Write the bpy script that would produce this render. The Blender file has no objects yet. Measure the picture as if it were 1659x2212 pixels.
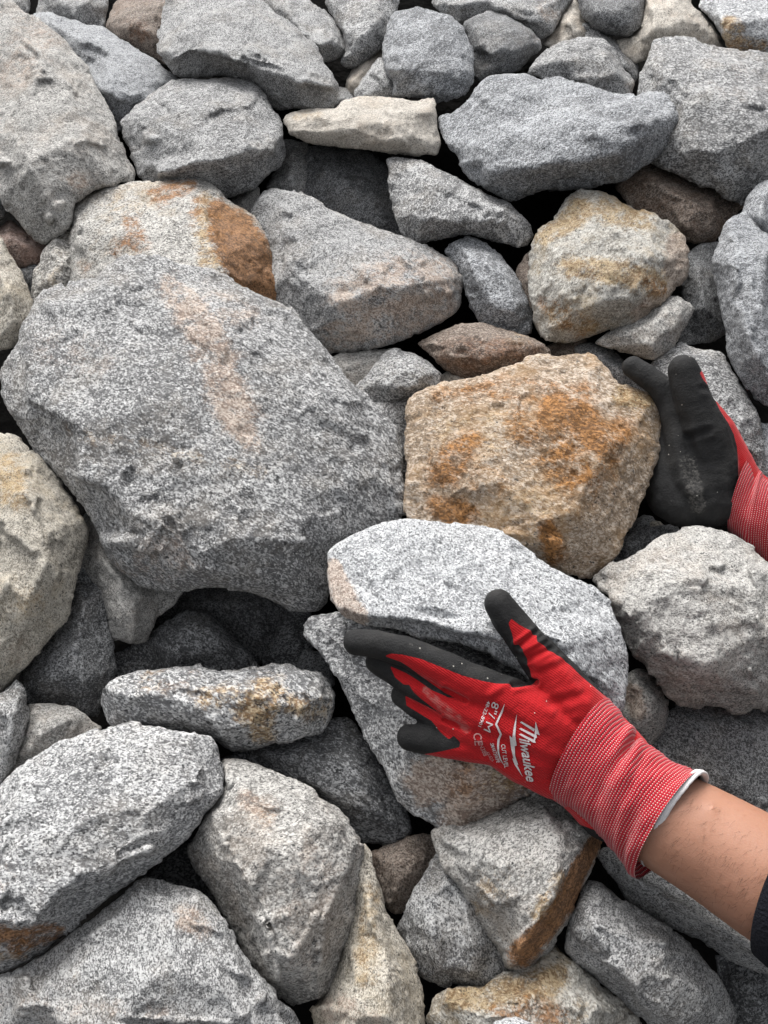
import bpy, bmesh, math, random
import numpy as np
from mathutils import Vector, Matrix
from mathutils.geometry import delaunay_2d_cdt
from mathutils.bvhtree import BVHTree

scene = bpy.context.scene
COL = scene.collection

# ------------------------------------------------------------------ camera
F_PX = 1671.0                    # focal length in units of a 1659 x 2212 frame
CX, CY = 829.5, 1106.0
PITCH = math.radians(38.0)
CAM = np.array([0.0, 0.0, 1.25])
RIGHT = np.array([1.0, 0, 0])
FWD = np.array([0, math.cos(PITCH), -math.sin(PITCH)])
UP = np.array([0, math.sin(PITCH), math.cos(PITCH)])
D0, KSLOPE = 0.65, 0.53          # distance to the pile on the axis, and how fast it recedes upwards

cd = bpy.data.cameras.new('camera')
cam = bpy.data.objects.new('camera', cd)
COL.objects.link(cam)
cam.location = CAM
cam.rotation_euler = (math.pi / 2 - PITCH, 0, 0)
cd.sensor_fit = 'VERTICAL'
cd.angle = 2 * math.atan(CY / F_PX)
cd.clip_start, cd.clip_end = 0.01, 200
scene.camera = cam

# ------------------------------------------------------------------ overcast daylight
SUN_EL, SUN_AZ = math.radians(56), math.radians(-22)      # azimuth from +Y, clockwise
w = bpy.data.worlds.new('World'); scene.world = w; w.use_nodes = True
nt = w.node_tree
bg = nt.nodes['Background']
sky = nt.nodes.new('ShaderNodeTexSky'); sky.sky_type = 'NISHITA'; sky.sun_disc = False
sky.sun_elevation = SUN_EL; sky.sun_rotation = SUN_AZ
sky.air_density = 1.0; sky.dust_density = 6.0; sky.ozone_density = 1.0
hs = nt.nodes.new('ShaderNodeHueSaturation'); hs.inputs['Saturation'].default_value = 0.16
nt.links.new(sky.outputs[0], hs.inputs['Color'])
nt.links.new(hs.outputs[0], bg.inputs['Color'])
bg.inputs['Strength'].default_value = 0.115
sl = bpy.data.lights.new('sun', 'SUN'); sl.energy = 1.5; sl.angle = math.radians(32); sl.color = (1, 0.98, 0.95)
so = bpy.data.objects.new('sun', sl); COL.objects.link(so)
sd = Vector((math.sin(SUN_AZ) * math.cos(SUN_EL), math.cos(SUN_AZ) * math.cos(SUN_EL), math.sin(SUN_EL)))
so.rotation_euler = sd.to_track_quat('Z', 'Y').to_euler()
so.location = (0, 0, 5)
scene.view_settings.view_transform = 'Standard'
scene.view_settings.look = 'None'
scene.view_settings.gamma = 1
scene.view_settings.exposure = 0.97
scene.cycles.max_bounces = 6
scene.cycles.diffuse_bounces = 1

# ------------------------------------------------------------------ maths helpers
def plane_z(y):
    return D0 / (1 + KSLOPE * (np.asarray(y, float) - CY) / F_PX)

def unproj(px, py, z):
    px = np.asarray(px, float); py = np.asarray(py, float); z = np.asarray(z, float)
    x = (px - CX) / F_PX * z
    y = (py - CY) / F_PX * z
    return CAM + x[..., None] * RIGHT - y[..., None] * UP + z[..., None] * FWD

def proj(P):
    d = np.asarray(P) - CAM
    z = d @ FWD
    return np.stack([CX + F_PX * (d @ RIGHT) / z, CY - F_PX * (d @ UP) / z], -1)

def _hash(ix, iy, iz, s):
    h = (ix.astype(np.int64) * 374761393 + iy.astype(np.int64) * 668265263 + iz.astype(np.int64) * 2147483647 + s * 1274126177) & 0xffffffff
    h = ((h ^ (h >> 13)) * 1274126177) & 0xffffffff
    h = ((h ^ (h >> 15)) * 2246822519) & 0xffffffff
    return (h ^ (h >> 16)) & 0xffffffff

def gnoise(P, seed=0):
    """gradient noise, about -1..1"""
    i = np.floor(P).astype(np.int64); f = P - i
    u = f * f * f * (f * (f * 6 - 15) + 10)
    out = 0
    for dx in (0, 1):
        for dy in (0, 1):
            for dz in (0, 1):
                h = _hash(i[:, 0] + dx, i[:, 1] + dy, i[:, 2] + dz, seed)
                gx = (h & 1023) / 511.5 - 1; gy = ((h >> 10) & 1023) / 511.5 - 1; gz = ((h >> 20) & 1023) / 511.5 - 1
                d = gx * (f[:, 0] - dx) + gy * (f[:, 1] - dy) + gz * (f[:, 2] - dz)
                wt = (u[:, 0] if dx else 1 - u[:, 0]) * (u[:, 1] if dy else 1 - u[:, 1]) * (u[:, 2] if dz else 1 - u[:, 2])
                out = out + d * wt
    return out * 1.3

def chips(P, seed, slope, off):
    """facet noise: every Voronoi cell is a plane of its own slope, so cell borders are ledges"""
    i0 = np.floor(P).astype(np.int64); best = np.full(len(P), 1e9); val = np.zeros(len(P))
    for dx in (-1, 0, 1):
        for dy in (-1, 0, 1):
            for dz in (-1, 0, 1):
                c = i0 + np.array([dx, dy, dz])
                h = _hash(c[:, 0], c[:, 1], c[:, 2], seed); g = _hash(c[:, 0], c[:, 1], c[:, 2], seed + 77)
                f = c + np.stack([(h & 1023) / 1023., ((h >> 10) & 1023) / 1023., ((h >> 20) & 1023) / 1023.], -1)
                d = P - f; dd = (d * d).sum(1)
                n = np.stack([(g & 1023) / 511.5 - 1, ((g >> 10) & 1023) / 511.5 - 1, ((g >> 20) & 1023) / 511.5 - 1], -1)
                v = (d * n).sum(1) * slope + (((h ^ g) & 255) / 127.5 - 1) * off
                m = dd < best; best = np.where(m, dd, best); val = np.where(m, v, val)
    return val

REG = {}
def _reg(name, x, y):
    REG[name] = (x * 1659 / 2625, y * 1659 / 2625, 1400 / 1659 * 1659 / 2625)
_reg('A', 0, 0); _reg('B', 1225, 0); _reg('C', 0, 850); _reg('D', 1225, 850)
_reg('E', 0, 1700); _reg('G', 1225, 1700); _reg('H', 0, 2500); _reg('I', 1225, 2500)
REG['F'] = (0, 0, 1)

def pts(s, reg):
    ox, oy, k = REG[reg]
    r = []
    for t in s.split():
        v = [float(q) for q in t.split(',')]
        r.append((ox + k * v[0], oy + k * v[1]) + tuple(v[2:]))
    return r

# ------------------------------------------------------------------ node helpers
class NT:
    def __init__(s, name):
        s.m = bpy.data.materials.new(name); s.m.use_nodes = True
        s.t = s.m.node_tree; s.b = s.t.nodes['Principled BSDF']
    def n(s, typ, **kw):
        nd = s.t.nodes.new('ShaderNode' + typ)
        for k, v in kw.items():
            if k.startswith('i_'):
                key = k[2:]
                nd.inputs[int(key) if key.isdigit() else key.replace('_', ' ')].default_value = v
            else: setattr(nd, k, v)
        return nd
    def l(s, a, b): s.t.links.new(a, b)
    def put(s, v, sock):
        if hasattr(v, 'is_linked') or hasattr(v, 'links'): s.l(v, sock)
        else: sock.default_value = v
    def math(s, op, a, b=0.0, c=0.0, clamp=False):
        nd = s.n('Math', operation=op, use_clamp=clamp)
        for v, k in ((a, 0), (b, 1), (c, 2)): s.put(v, nd.inputs[k])
        return nd.outputs[0]
    def mix(s, fac, a, b, mode='MIX'):
        nd = s.n('Mix', data_type='RGBA', blend_type=mode)
        s.put(fac, nd.inputs[0])
        for v, k in ((a, 6), (b, 7)):
            if isinstance(v, tuple): nd.inputs[k].default_value = v + (1,) if len(v) == 3 else v
            else: s.l(v, nd.inputs[k])
        return nd.outputs[2]
    def step(s, v, lo, hi):
        nd = s.n('MapRange', interpolation_type='SMOOTHSTEP')
        s.put(v, nd.inputs[0]); nd.inputs[1].default_value = lo; nd.inputs[2].default_value = hi
        return nd.outputs[0]

MATS = {}
def granite(name, light, mid, dark=(0.020, 0.021, 0.023), df=0.22, grain=1350.0, lf=0.42, stretch=(1, 1, 1.8),
            patch=(0.45, 0.37, 0.27), pamt=0.25, rough=0.75, bump=1.0, rust=0.0, rustc=(0.20, 0.085, 0.025), mottle=0.75):
    """speckled granite: crystals of feldspar, quartz and biotite; 'stain' colour attribute = pink-tan / rust / ochre mineral areas"""
    T = NT(name)
    tc = T.n('TexCoord'); oi = T.n('ObjectInfo')
    rv = T.n('VectorMath', operation='SCALE'); rv.inputs[0].default_value = (17.3, 9.1, 23.7); T.l(oi.outputs['Random'], rv.inputs['Scale'])
    ad = T.n('VectorMath', operation='ADD'); T.l(tc.outputs['Object'], ad.inputs[0]); T.l(rv.outputs[0], ad.inputs[1])
    rot = T.n('VectorRotate', rotation_type='EULER_XYZ'); T.l(ad.outputs[0], rot.inputs['Vector'])
    rr = T.n('VectorMath', operation='SCALE'); rr.inputs[0].default_value = (5.0, 9.0, 7.0); T.l(oi.outputs['Random'], rr.inputs['Scale']); T.l(rr.outputs[0], rot.inputs['Rotation'])
    rnd2 = T.math('FRACT', T.math('MULTIPLY', oi.outputs['Random'], 37.17)); rnd3 = T.math('FRACT', T.math('MULTIPLY', oi.outputs['Random'], 91.73))
    gs = T.n('VectorMath', operation='SCALE'); T.l(rot.outputs[0], gs.inputs[0]); T.l(T.math('MULTIPLY_ADD', rnd2, 0.55, 0.78), gs.inputs['Scale'])
    rot0 = rot; rot = gs
    wn = T.n('TexNoise', i_Scale=700.0, i_Detail=2.0); T.l(rot.outputs[0], wn.inputs['Vector'])
    wv = T.n('VectorMath', operation='MULTIPLY_ADD'); T.l(wn.outputs['Color'], wv.inputs[0]); wv.inputs[1].default_value = (0.0016,) * 3; T.l(rot.outputs[0], wv.inputs[2])
    sc = T.n('VectorMath', operation='MULTIPLY'); T.l(wv.outputs[0], sc.inputs[0]); sc.inputs[1].default_value = tuple(1 / q for q in stretch)
    v1 = T.n('TexVoronoi', i_Scale=grain); T.l(sc.outputs[0], v1.inputs['Vector'])
    v2 = T.n('TexVoronoi', i_Scale=grain * 0.66); T.l(sc.outputs[0], v2.inputs['Vector'])
    s1 = T.n('SeparateColor'); T.l(v1.outputs['Color'], s1.inputs[0])
    s2 = T.n('SeparateColor'); T.l(v2.outputs['Color'], s2.inputs[0])
    big = T.n('TexNoise', i_Scale=26.0, i_Detail=5.0, i_Roughness=0.62); T.l(rot.outputs[0], big.inputs['Vector'])
    med = T.n('TexNoise', i_Scale=170.0, i_Detail=4.0, i_Roughness=0.65); T.l(sc.outputs[0], med.inputs['Vector'])
    geo = T.n('NewGeometry')
    wear = T.step(geo.outputs['Pointiness'], 0.515, 0.60)                 # broken edges show fresh pale crystal
    # crystals: one value from two cell sizes and noise
    q = T.math('MULTIPLY_ADD', s2.outputs[0], 0.36, T.math("MULTIPLY", s1.outputs[0], 0.60))
    q = T.math('MULTIPLY_ADD', T.math('SUBTRACT', med.outputs[0], 0.5), 0.85, q)
    q = T.math('MULTIPLY_ADD', T.math('SUBTRACT', big.outputs[0], 0.5), mottle, q)
    q = T.math("ADD", q, 0.02)
    fm = T.n('VectorMath', operation='MULTIPLY'); T.l(rot.outputs[0], fm.inputs[0]); fm.inputs[1].default_value = (14.0, 120.0, 20.0)
    fo = T.n('TexNoise', i_Scale=1.0, i_Detail=4.0, i_Roughness=0.6); T.l(fm.outputs[0], fo.inputs['Vector'])
    q = T.math('ADD', q, T.math('MULTIPLY', T.math('SUBTRACT', fo.outputs[0], 0.5), T.math('MULTIPLY', T.math('POWER', rnd3, 1.5), 0.75)))
    q = T.math('MULTIPLY_ADD', T.math('SUBTRACT', rnd2, 0.5), 0.10, q)
    q = T.math('MULTIPLY_ADD', wear, 0.20, q)
    dk2 = tuple(0.52 * x for x in mid)
    c = T.mix(T.step(q, df + 0.02, df + 0.24), dk2, mid)
    c = T.mix(T.step(q, 0.42, 0.72), c, light)
    # warm mineral patches
    wn2 = T.n('TexNoise', i_Scale=19.0, i_Detail=6.0, i_Roughness=0.7); T.l(ad.outputs[0], wn2.inputs['Vector'])
    pm = T.step(wn2.outputs[0], 0.47, 0.66)
    c = T.mix(T.math('MULTIPLY', pm, pamt), c, T.mix(0.6, c, patch))
    # stains
    st = T.n('Attribute', attribute_name='stain'); ss = T.n('SeparateColor'); T.l(st.outputs['Color'], ss.inputs[0])
    sn = T.n('TexNoise', i_Scale=60.0, i_Detail=8.0, i_Roughness=0.75); T.l(rot.outputs[0], sn.inputs['Vector'])
    nz = T.math('MULTIPLY_ADD', T.math('SUBTRACT', s2.outputs[2], 0.5), 0.35, T.math('MULTIPLY', T.math('SUBTRACT', sn.outputs[0], 0.5), 3.0))
    def smask(ch, extra=0.0):
        k = T.math('MULTIPLY', T.math('ADD', ss.outputs[ch], extra), 1.6, clamp=True)
        return T.math('MULTIPLY', T.step(T.math('ADD', T.math('ADD', ss.outputs[ch], extra), nz), 0.20, 0.95), k)
    tanm = smask(0)
    c = T.mix(T.math('MULTIPLY', tanm, 0.80), c, T.mix(T.step(q, 0.2, 0.75), (0.27, 0.19, 0.145), (0.64, 0.53, 0.44)))
    och = smask(2)
    c = T.mix(T.math('MULTIPLY', och, 0.80), c, T.mix(T.step(q, 0.2, 0.8), (0.25, 0.135, 0.045), (0.58, 0.43, 0.23)))
    # biotite flecks
    dm = T.math('MULTIPLY_ADD', T.math('SUBTRACT', big.outputs[0], 0.5), -0.30, T.math('MULTIPLY_ADD', T.math('SUBTRACT', med.outputs[0], 0.5), -0.9, T.math('MULTIPLY_ADD', s2.outputs[1], 0.65, T.math('MULTIPLY', s1.outputs[1], 0.35))))
    dmask = T.math('SUBTRACT', 1.0, T.step(dm, df * 0.85 - 0.04, df * 0.85 + 0.05))
    dmask = T.math('MULTIPLY', dmask, T.math('SUBTRACT', 1.0, T.math('MULTIPLY', tanm, 0.65)))
    c = T.mix(T.math('MULTIPLY', dmask, 0.82), c, dark)
    rm = smask(1, rust)
    c = T.mix(T.math('MULTIPLY', rm, 0.88), c, T.mix(T.step(T.math('MULTIPLY_ADD', T.math('SUBTRACT', sn.outputs[0], 0.5), 0.8, q), 0.25, 0.85), tuple(0.6 * x for x in rustc), (rustc[0] * 1.9 + 0.03, rustc[1] * 1.9 + 0.02, rustc[2] * 1.6 + 0.01)))
    T.l(c, T.b.inputs['Base Color'])
    T.l(T.math('MULTIPLY_ADD', dmask, -0.25, rough), T.b.inputs['Roughness'])
    T.b.inputs['Specular IOR Level'].default_value = 0.35
    fb = T.n('TexNoise', i_Scale=330.0, i_Detail=6.0, i_Roughness=0.75); T.l(sc.outputs[0], fb.inputs['Vector'])
    hh = T.math('MULTIPLY_ADD', s2.outputs[1], 0.22, T.math('MULTIPLY_ADD', s1.outputs[2], 0.20, fb.outputs[0]))
    bp = T.n('Bump', i_Strength=0.9 * bump, i_Distance=0.0021); T.l(hh, bp.inputs['Height'])
    hk = T.n('TexNoise', i_Scale=95.0, i_Detail=4.0, i_Roughness=0.6); hk.noise_type = 'RIDGED_MULTIFRACTAL'; T.l(wv.outputs[0], hk.inputs['Vector'])
    hk2 = T.n('TexVoronoi', i_Scale=120.0); hk2.feature = 'F1'; T.l(wv.outputs[0], hk2.inputs['Vector'])
    b2 = T.n('Bump', i_Strength=0.40 * bump, i_Distance=0.0032); T.l(T.math('MULTIPLY_ADD', hk2.outputs['Distance'], 0.7, T.math('MULTIPLY', hk.outputs[0], 0.35)), b2.inputs['Height'])
    T.l(bp.outputs[0], b2.inputs['Normal'])
    T.l(b2.outputs[0], T.b.inputs['Normal'])
    MATS[name] = T.m
    return T.m

granite('grey_granite', (0.60, 0.60, 0.595), (0.25, 0.25, 0.252), df=0.24)
granite('blue_grey_granite', (0.54, 0.555, 0.575), (0.225, 0.234, 0.248), df=0.22, pamt=0.05)
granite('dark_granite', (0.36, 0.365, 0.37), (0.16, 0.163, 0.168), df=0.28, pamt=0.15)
granite('light_granite', (0.72, 0.73, 0.74), (0.40, 0.41, 0.425), df=0.20, pamt=0.05, mottle=0.3)
granite('warm_granite', (0.63, 0.615, 0.585), (0.335, 0.325, 0.308), df=0.17, pamt=0.4, patch=(0.50, 0.40, 0.31))
granite('pale_granite', (0.70, 0.655, 0.59), (0.46, 0.42, 0.365), df=0.12, pamt=0.5, patch=(0.58, 0.47, 0.36))
granite('tan_granite', (0.68, 0.635, 0.555), (0.40, 0.365, 0.305), df=0.16, pamt=0.5, patch=(0.56, 0.44, 0.27))
granite('ochre_granite', (0.70, 0.60, 0.50), (0.40, 0.30, 0.21), df=0.05, pamt=0.8, patch=(0.42, 0.24, 0.09), rust=0.08, rustc=(0.26, 0.11, 0.028), bump=1.4, grain=1000, mottle=0.8)
granite('gold_granite', (0.72, 0.70, 0.65), (0.38, 0.355, 0.31), df=0.09, grain=900, pamt=0.7, patch=(0.48, 0.33, 0.14), bump=1.5, rough=0.55, mottle=0.9)
granite('brown_granite', (0.40, 0.34, 0.29), (0.20, 0.155, 0.125), df=0.2, pamt=0.5, patch=(0.26, 0.15, 0.09), rust=0.05, rustc=(0.13, 0.06, 0.035), mottle=0.7)
granite('pink_granite', (0.56, 0.45, 0.40), (0.34, 0.245, 0.21), df=0.12, pamt=0.6, patch=(0.48, 0.29, 0.21))
granite('buff_granite', (0.70, 0.68, 0.64), (0.34, 0.325, 0.30), df=0.24, grain=1000, pamt=0.7, patch=(0.55, 0.42, 0.26))
granite('speckled_granite', (0.66, 0.66, 0.655), (0.32, 0.322, 0.327), df=0.25, grain=1100, pamt=0.2)

# ------------------------------------------------------------------ ground under the pile
def make_mesh(name, verts, faces, mat, parent=None, smooth=True, link=True):
    me = bpy.data.meshes.new(name)
    me.from_pydata([tuple(v) for v in verts], [], faces)
    if mat: me.materials.append(mat)
    if smooth: me.polygons.foreach_set('use_smooth', [True] * len(me.polygons))
    me.update()
    o = bpy.data.objects.new(name, me)
    if link: COL.objects.link(o)
    if parent: o.parent = parent
    return o

def build_ground():
    T = NT('gap_shade_ground')
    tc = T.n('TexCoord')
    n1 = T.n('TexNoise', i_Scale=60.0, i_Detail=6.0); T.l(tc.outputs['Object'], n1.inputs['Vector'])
    T.l(T.mix(n1.outputs[0], (0.006, 0.0058, 0.0055), (0.018, 0.017, 0.016)), T.b.inputs['Base Color'])  # near-black base colour: shade of the gaps between rocks painted into the ground
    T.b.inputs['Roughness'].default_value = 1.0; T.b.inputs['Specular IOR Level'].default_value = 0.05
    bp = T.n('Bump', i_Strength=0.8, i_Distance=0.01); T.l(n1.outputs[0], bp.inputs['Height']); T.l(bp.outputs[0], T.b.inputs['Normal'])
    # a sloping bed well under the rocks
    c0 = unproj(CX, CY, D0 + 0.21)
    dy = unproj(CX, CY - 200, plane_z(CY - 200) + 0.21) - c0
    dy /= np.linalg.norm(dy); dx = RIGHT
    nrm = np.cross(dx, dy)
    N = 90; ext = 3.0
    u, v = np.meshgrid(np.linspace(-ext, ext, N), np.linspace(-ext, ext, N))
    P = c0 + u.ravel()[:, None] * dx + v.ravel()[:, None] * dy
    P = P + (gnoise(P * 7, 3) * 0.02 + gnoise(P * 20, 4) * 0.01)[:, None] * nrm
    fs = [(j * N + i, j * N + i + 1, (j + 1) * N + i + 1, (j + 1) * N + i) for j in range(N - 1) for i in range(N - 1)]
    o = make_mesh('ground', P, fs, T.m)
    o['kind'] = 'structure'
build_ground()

# ------------------------------------------------------------------ rocks
STEP = 5.0
GROUP = 'granite rocks heaped in the pile'
ROCKS = []

def inside(poly, P):
    x, y = P[:, 0], P[:, 1]; r = np.zeros(len(P), bool)
    n = len(poly)
    for i in range(n):
        x1, y1 = poly[i]; x2, y2 = poly[(i + 1) % n]
        if y1 == y2: continue
        c = ((y1 > y) != (y2 > y)) & (x < (x2 - x1) * (y - y1) / (y2 - y1) + x1)
        r ^= c
    return r

def seg_dist(poly, P):
    d = np.full(len(P), 1e9); n = len(poly)
    for i in range(n):
        a = np.array(poly[i]); b = np.array(poly[(i + 1) % n]); ab = b - a
        t = np.clip(((P - a) @ ab) / max(ab @ ab, 1e-9), 0, 1)
        d = np.minimum(d, np.linalg.norm(P - (a + t[:, None] * ab), axis=1))
    return d

def rock(label, mat, dz, reg, outline, ridges='', stains=(), thick=None, tilt=0.6, rough=1.0, sm=1, roll=7, seed=None, step=STEP, hscale=1.25, strata=None, facet=0.92, facet_size=0.27):
    """One rock: an outline that stands at its own distance, ridge lines raised from it (so the faces between them are
    the facets), a rolled edge, noise-broken surfaces and a closed back."""
    seed = seed if seed is not None else len(ROCKS) * 7 + 11
    oc = [p[:2] for p in pts(outline, reg)]
    rid = [pts(r, reg) for r in ridges.split('|')] if ridges.strip() else []
    O = np.array(oc)
    # area / size
    area = 0.5 * abs(np.sum(O[:, 0] * np.roll(O[:, 1], -1) - O[:, 1] * np.roll(O[:, 0], -1)))
    size = math.sqrt(area)
    # resample outline, soften corners
    per = np.linalg.norm(np.roll(O, -1, 0) - O, axis=1)
    L = []
    for i in range(len(O)):
        k = max(1, int(round(per[i] / step)))
        for j in range(k): L.append(O[i] + (np.roll(O, -1, 0)[i] - O[i]) * j / k)
    L = np.array(L)
    for _ in range(2): L = 0.5 * L + 0.25 * (np.roll(L, 1, 0) + np.roll(L, -1, 0))
    loop = [tuple(q) for q in L]
    # coarse facets
    cv = [Vector(p) for p in oc]; ch = [0.0] * len(oc); ce = []
    if not rid:
        c = O.mean(0); rid = [[(c[0], c[1], 0.22 * size)]]
    for r in rid:
        base = len(cv)
        for k, p in enumerate(r):
            cv.append(Vector(p[:2])); ch.append(p[2] * hscale)
            if k: ce.append((base + k - 1, base + k))
    res = delaunay_2d_cdt(cv, ce, [list(range(len(oc)))], 1, 1e-4)
    cp = np.array([tuple(v) for v in res[0]]); chh = np.array([np.mean([ch[i] for i in ids]) if ids else np.nan for ids in res[3]])
    bad = np.isnan(chh)
    if bad.any():
        src = np.array([tuple(v) for v in cv]); sh = np.array(ch)
        for i in np.where(bad)[0]:
            d = np.linalg.norm(src - cp[i], axis=1) + 1e-3; wt = 1 / d ** 2; chh[i] = (wt * sh).sum() / wt.sum()
    # fine mesh
    lo, hi = L.min(0), L.max(0)
    rng = np.random.RandomState(seed)
    gx = np.arange(lo[0], hi[0], step); gy = np.arange(lo[1], hi[1], step * 0.866)
    G = np.array([(x + (step / 2 if j % 2 else 0), y) for j, y in enumerate(gy) for x in gx])
    G = G + rng.uniform(-0.22, 0.22, G.shape) * step
    G = G[inside(loop, G)]
    G = G[seg_dist(loop, G) > step * 0.55]
    # keep what the frame can nearly see dense, thin out far outside
    fv = [Vector(p) for p in loop] + [Vector(p) for p in G]
    res = delaunay_2d_cdt(fv, [], [list(range(len(loop)))], 1, 1e-5)
    Q = np.array([tuple(v) for v in res[0]]); tris = [tuple(f) for f in res[2]]
    # orient all triangles the same way
    T = np.array(tris)
    a = Q[T[:, 1]] - Q[T[:, 0]]; b = Q[T[:, 2]] - Q[T[:, 0]]
    flip = (a[:, 0] * b[:, 1] - a[:, 1] * b[:, 0]) > 0
    T[flip] = T[flip][:, ::-1]
    # interpolate facet heights
    h = np.zeros(len(Q))
    for f in res_faces(cp, cv, ce, oc):
        A, B, C = cp[f[0]], cp[f[1]], cp[f[2]]
        den = (B[1] - C[1]) * (A[0] - C[0]) + (C[0] - B[0]) * (A[1] - C[1])
        if abs(den) < 1e-9: continue
        w1 = ((B[1] - C[1]) * (Q[:, 0] - C[0]) + (C[0] - B[0]) * (Q[:, 1] - C[1])) / den
        w2 = ((C[1] - A[1]) * (Q[:, 0] - C[0]) + (A[0] - C[0]) * (Q[:, 1] - C[1])) / den
        w3 = 1 - w1 - w2
        m = (w1 > -1e-4) & (w2 > -1e-4) & (w3 > -1e-4)
        h[m] = (w1 * chh[f[0]] + w2 * chh[f[1]] + w3 * chh[f[2]])[m]
    # break the surface into flat fracture faces that follow it
    if facet > 0:
        gap = facet_size * size; seeds = []
        for i in rng.permutation(len(Q)):
            if all((Q[i, 0] - Q[k, 0]) ** 2 + (Q[i, 1] - Q[k, 1]) ** 2 > gap * gap for k in seeds): seeds.append(i)
        best = np.full(len(Q), 1e9); hp = h.copy()
        wx = gnoise(np.stack([Q[:, 0] / gap * 1.5, Q[:, 1] / gap * 1.5, np.full(len(Q), seed * 0.37)], -1), 5) * 0.35
        for i in seeds:
            d2 = np.linalg.norm(Q - Q[i], axis=1); m = d2 < gap * 0.75
            if m.sum() < 6: continue
            M = np.stack([Q[m, 0] - Q[i, 0], Q[m, 1] - Q[i, 1], np.ones(m.sum())], -1)
            co = np.linalg.lstsq(M, h[m], rcond=None)[0]
            pl = co[0] * (Q[:, 0] - Q[i, 0]) + co[1] * (Q[:, 1] - Q[i, 1]) + co[2]
            cost = np.abs(pl - h) / (0.05 * size) + d2 / gap * (1 + wx)
            k = cost < best; best = np.where(k, cost, best); hp = np.where(k, pl, hp)
        h = h + (hp - h) * facet
    # boundary
    E = {}
    for t in T:
        for k in range(3):
            e = (int(t[k]), int(t[(k + 1) % 3]))
            if (e[1], e[0]) in E: del E[(e[1], e[0])]
            else: E[e] = 1
    be = list(E); bset = sorted({v for e in be for v in e}); bmask = np.zeros(len(Q), bool); bmask[bset] = True
    # smooth facet edges a little
    ei = np.concatenate([T[:, [0, 1]], T[:, [1, 2]], T[:, [2, 0]]]); ei = np.concatenate([ei, ei[:, ::-1]])
    deg = np.bincount(ei[:, 0], minlength=len(Q)).clip(1)
    for _ in range(sm):
        av = np.bincount(ei[:, 0], weights=h[ei[:, 1]], minlength=len(Q)) / deg
        h = np.where(bmask, h, 0.4 * h + 0.6 * av)
    d = seg_dist(loop, Q); d[bmask] = 0
    R = min(roll, 0.12 * size)
    t = np.clip(d / R, 0, 1)
    h = h + R * np.sqrt(1 - (1 - t) ** 2)
    # to space
    c = O.mean(0)
    zc = float(plane_z(c[1])); px = zc / F_PX
    zb = zc + dz * px
    zo = zb + tilt * (plane_z(Q[:, 1]) - zc)
    P = unproj(Q[:, 0], Q[:, 1], zo - h * px)
    # closed back
    nf = len(Q)
    th = (thick if thick else 1.05 * min(*(hi - lo))) * px
    back = []; faces = [tuple(int(v) for v in t) for t in T]
    idx = {v: v for v in bset}
    prev = idx; cur = nf
    for s, k in ((0.97, 0.12), (0.86, 0.40), (0.62, 0.72), (0.30, 0.94)):
        ring = {}
        for v in bset:
            q = c + (Q[v] - c) * s
            back.append(unproj(q[0], q[1], zo[v] + th * k)); ring[v] = cur; cur += 1
        for (p, q) in be: faces.append((prev[q], prev[p], ring[p], ring[q]))
        prev = ring
    back.append(unproj(c[0], c[1], zb + th)); ctr = cur
    for (p, q) in be: faces.append((prev[q], prev[p], ctr))
    V = np.concatenate([P, np.array(back)])
    # vertex normals
    def normals(V):
        N = np.zeros_like(V)
        TA = np.array([f[:3] for f in faces])
        fn = np.cross(V[TA[:, 1]] - V[TA[:, 0]], V[TA[:, 2]] - V[TA[:, 0]])
        for k in range(3): 
            for ax in range(3): N[:, ax] += np.bincount(TA[:, k], weights=fn[:, ax], minlength=len(V))
        return N / (np.linalg.norm(N, axis=1)[:, None] + 1e-12)
    N = normals(V)
    org = V[:nf].mean(0)
    S = size * px                      # metres across
    off = rng.uniform(-50, 50, 3)
    X = V + off
    disp = gnoise(X * (2.2 / S), seed) * 0.012 * S
    disp += gnoise(X * (5.0 / S), seed + 1) * 0.007 * S
    warp = np.stack([gnoise(X * 60, seed + k) for k in (20, 21, 22)], -1)
    c1 = 0.26 * S; disp += chips(X / c1 + warp * 0.22, seed + 5, 0.055, 0.004) * c1
    c2 = 0.019; disp += chips(X / c2 + warp * 0.30, seed + 6, 0.060, 0.008) * c2
    n3 = gnoise(X * 75, seed + 2); disp += -np.abs(n3) * 0.0010 + 0.0002
    disp += gnoise(X * 160, seed + 3) * 0.0008 + gnoise(X * 330, seed + 4) * 0.0006
    if strata is not None:
        ang, amp = strata
        dirv = (math.cos(ang) * RIGHT - math.sin(ang) * UP)
        perp = (math.sin(ang) * RIGHT + math.cos(ang) * UP)
        Y = np.stack([X @ dirv * 14, X @ perp * 110, X @ FWD * 60], -1)
        disp += gnoise(Y, seed + 8) * amp
    V = V + N * (disp * rough)[:, None]
    # flip orientation if needed (front must face camera)
    fn = np.cross(V[T[:, 1]] - V[T[:, 0]], V[T[:, 2]] - V[T[:, 0]]).sum(0)
    if fn @ (CAM - org) < 0: faces = [f[::-1] for f in faces]
    o = make_mesh('granite_rock', V - org, faces, MATS[mat])
    o.location = org
    # mineral stains
    S4 = np.zeros((len(V), 4)); S4[:, 3] = 1
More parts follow.
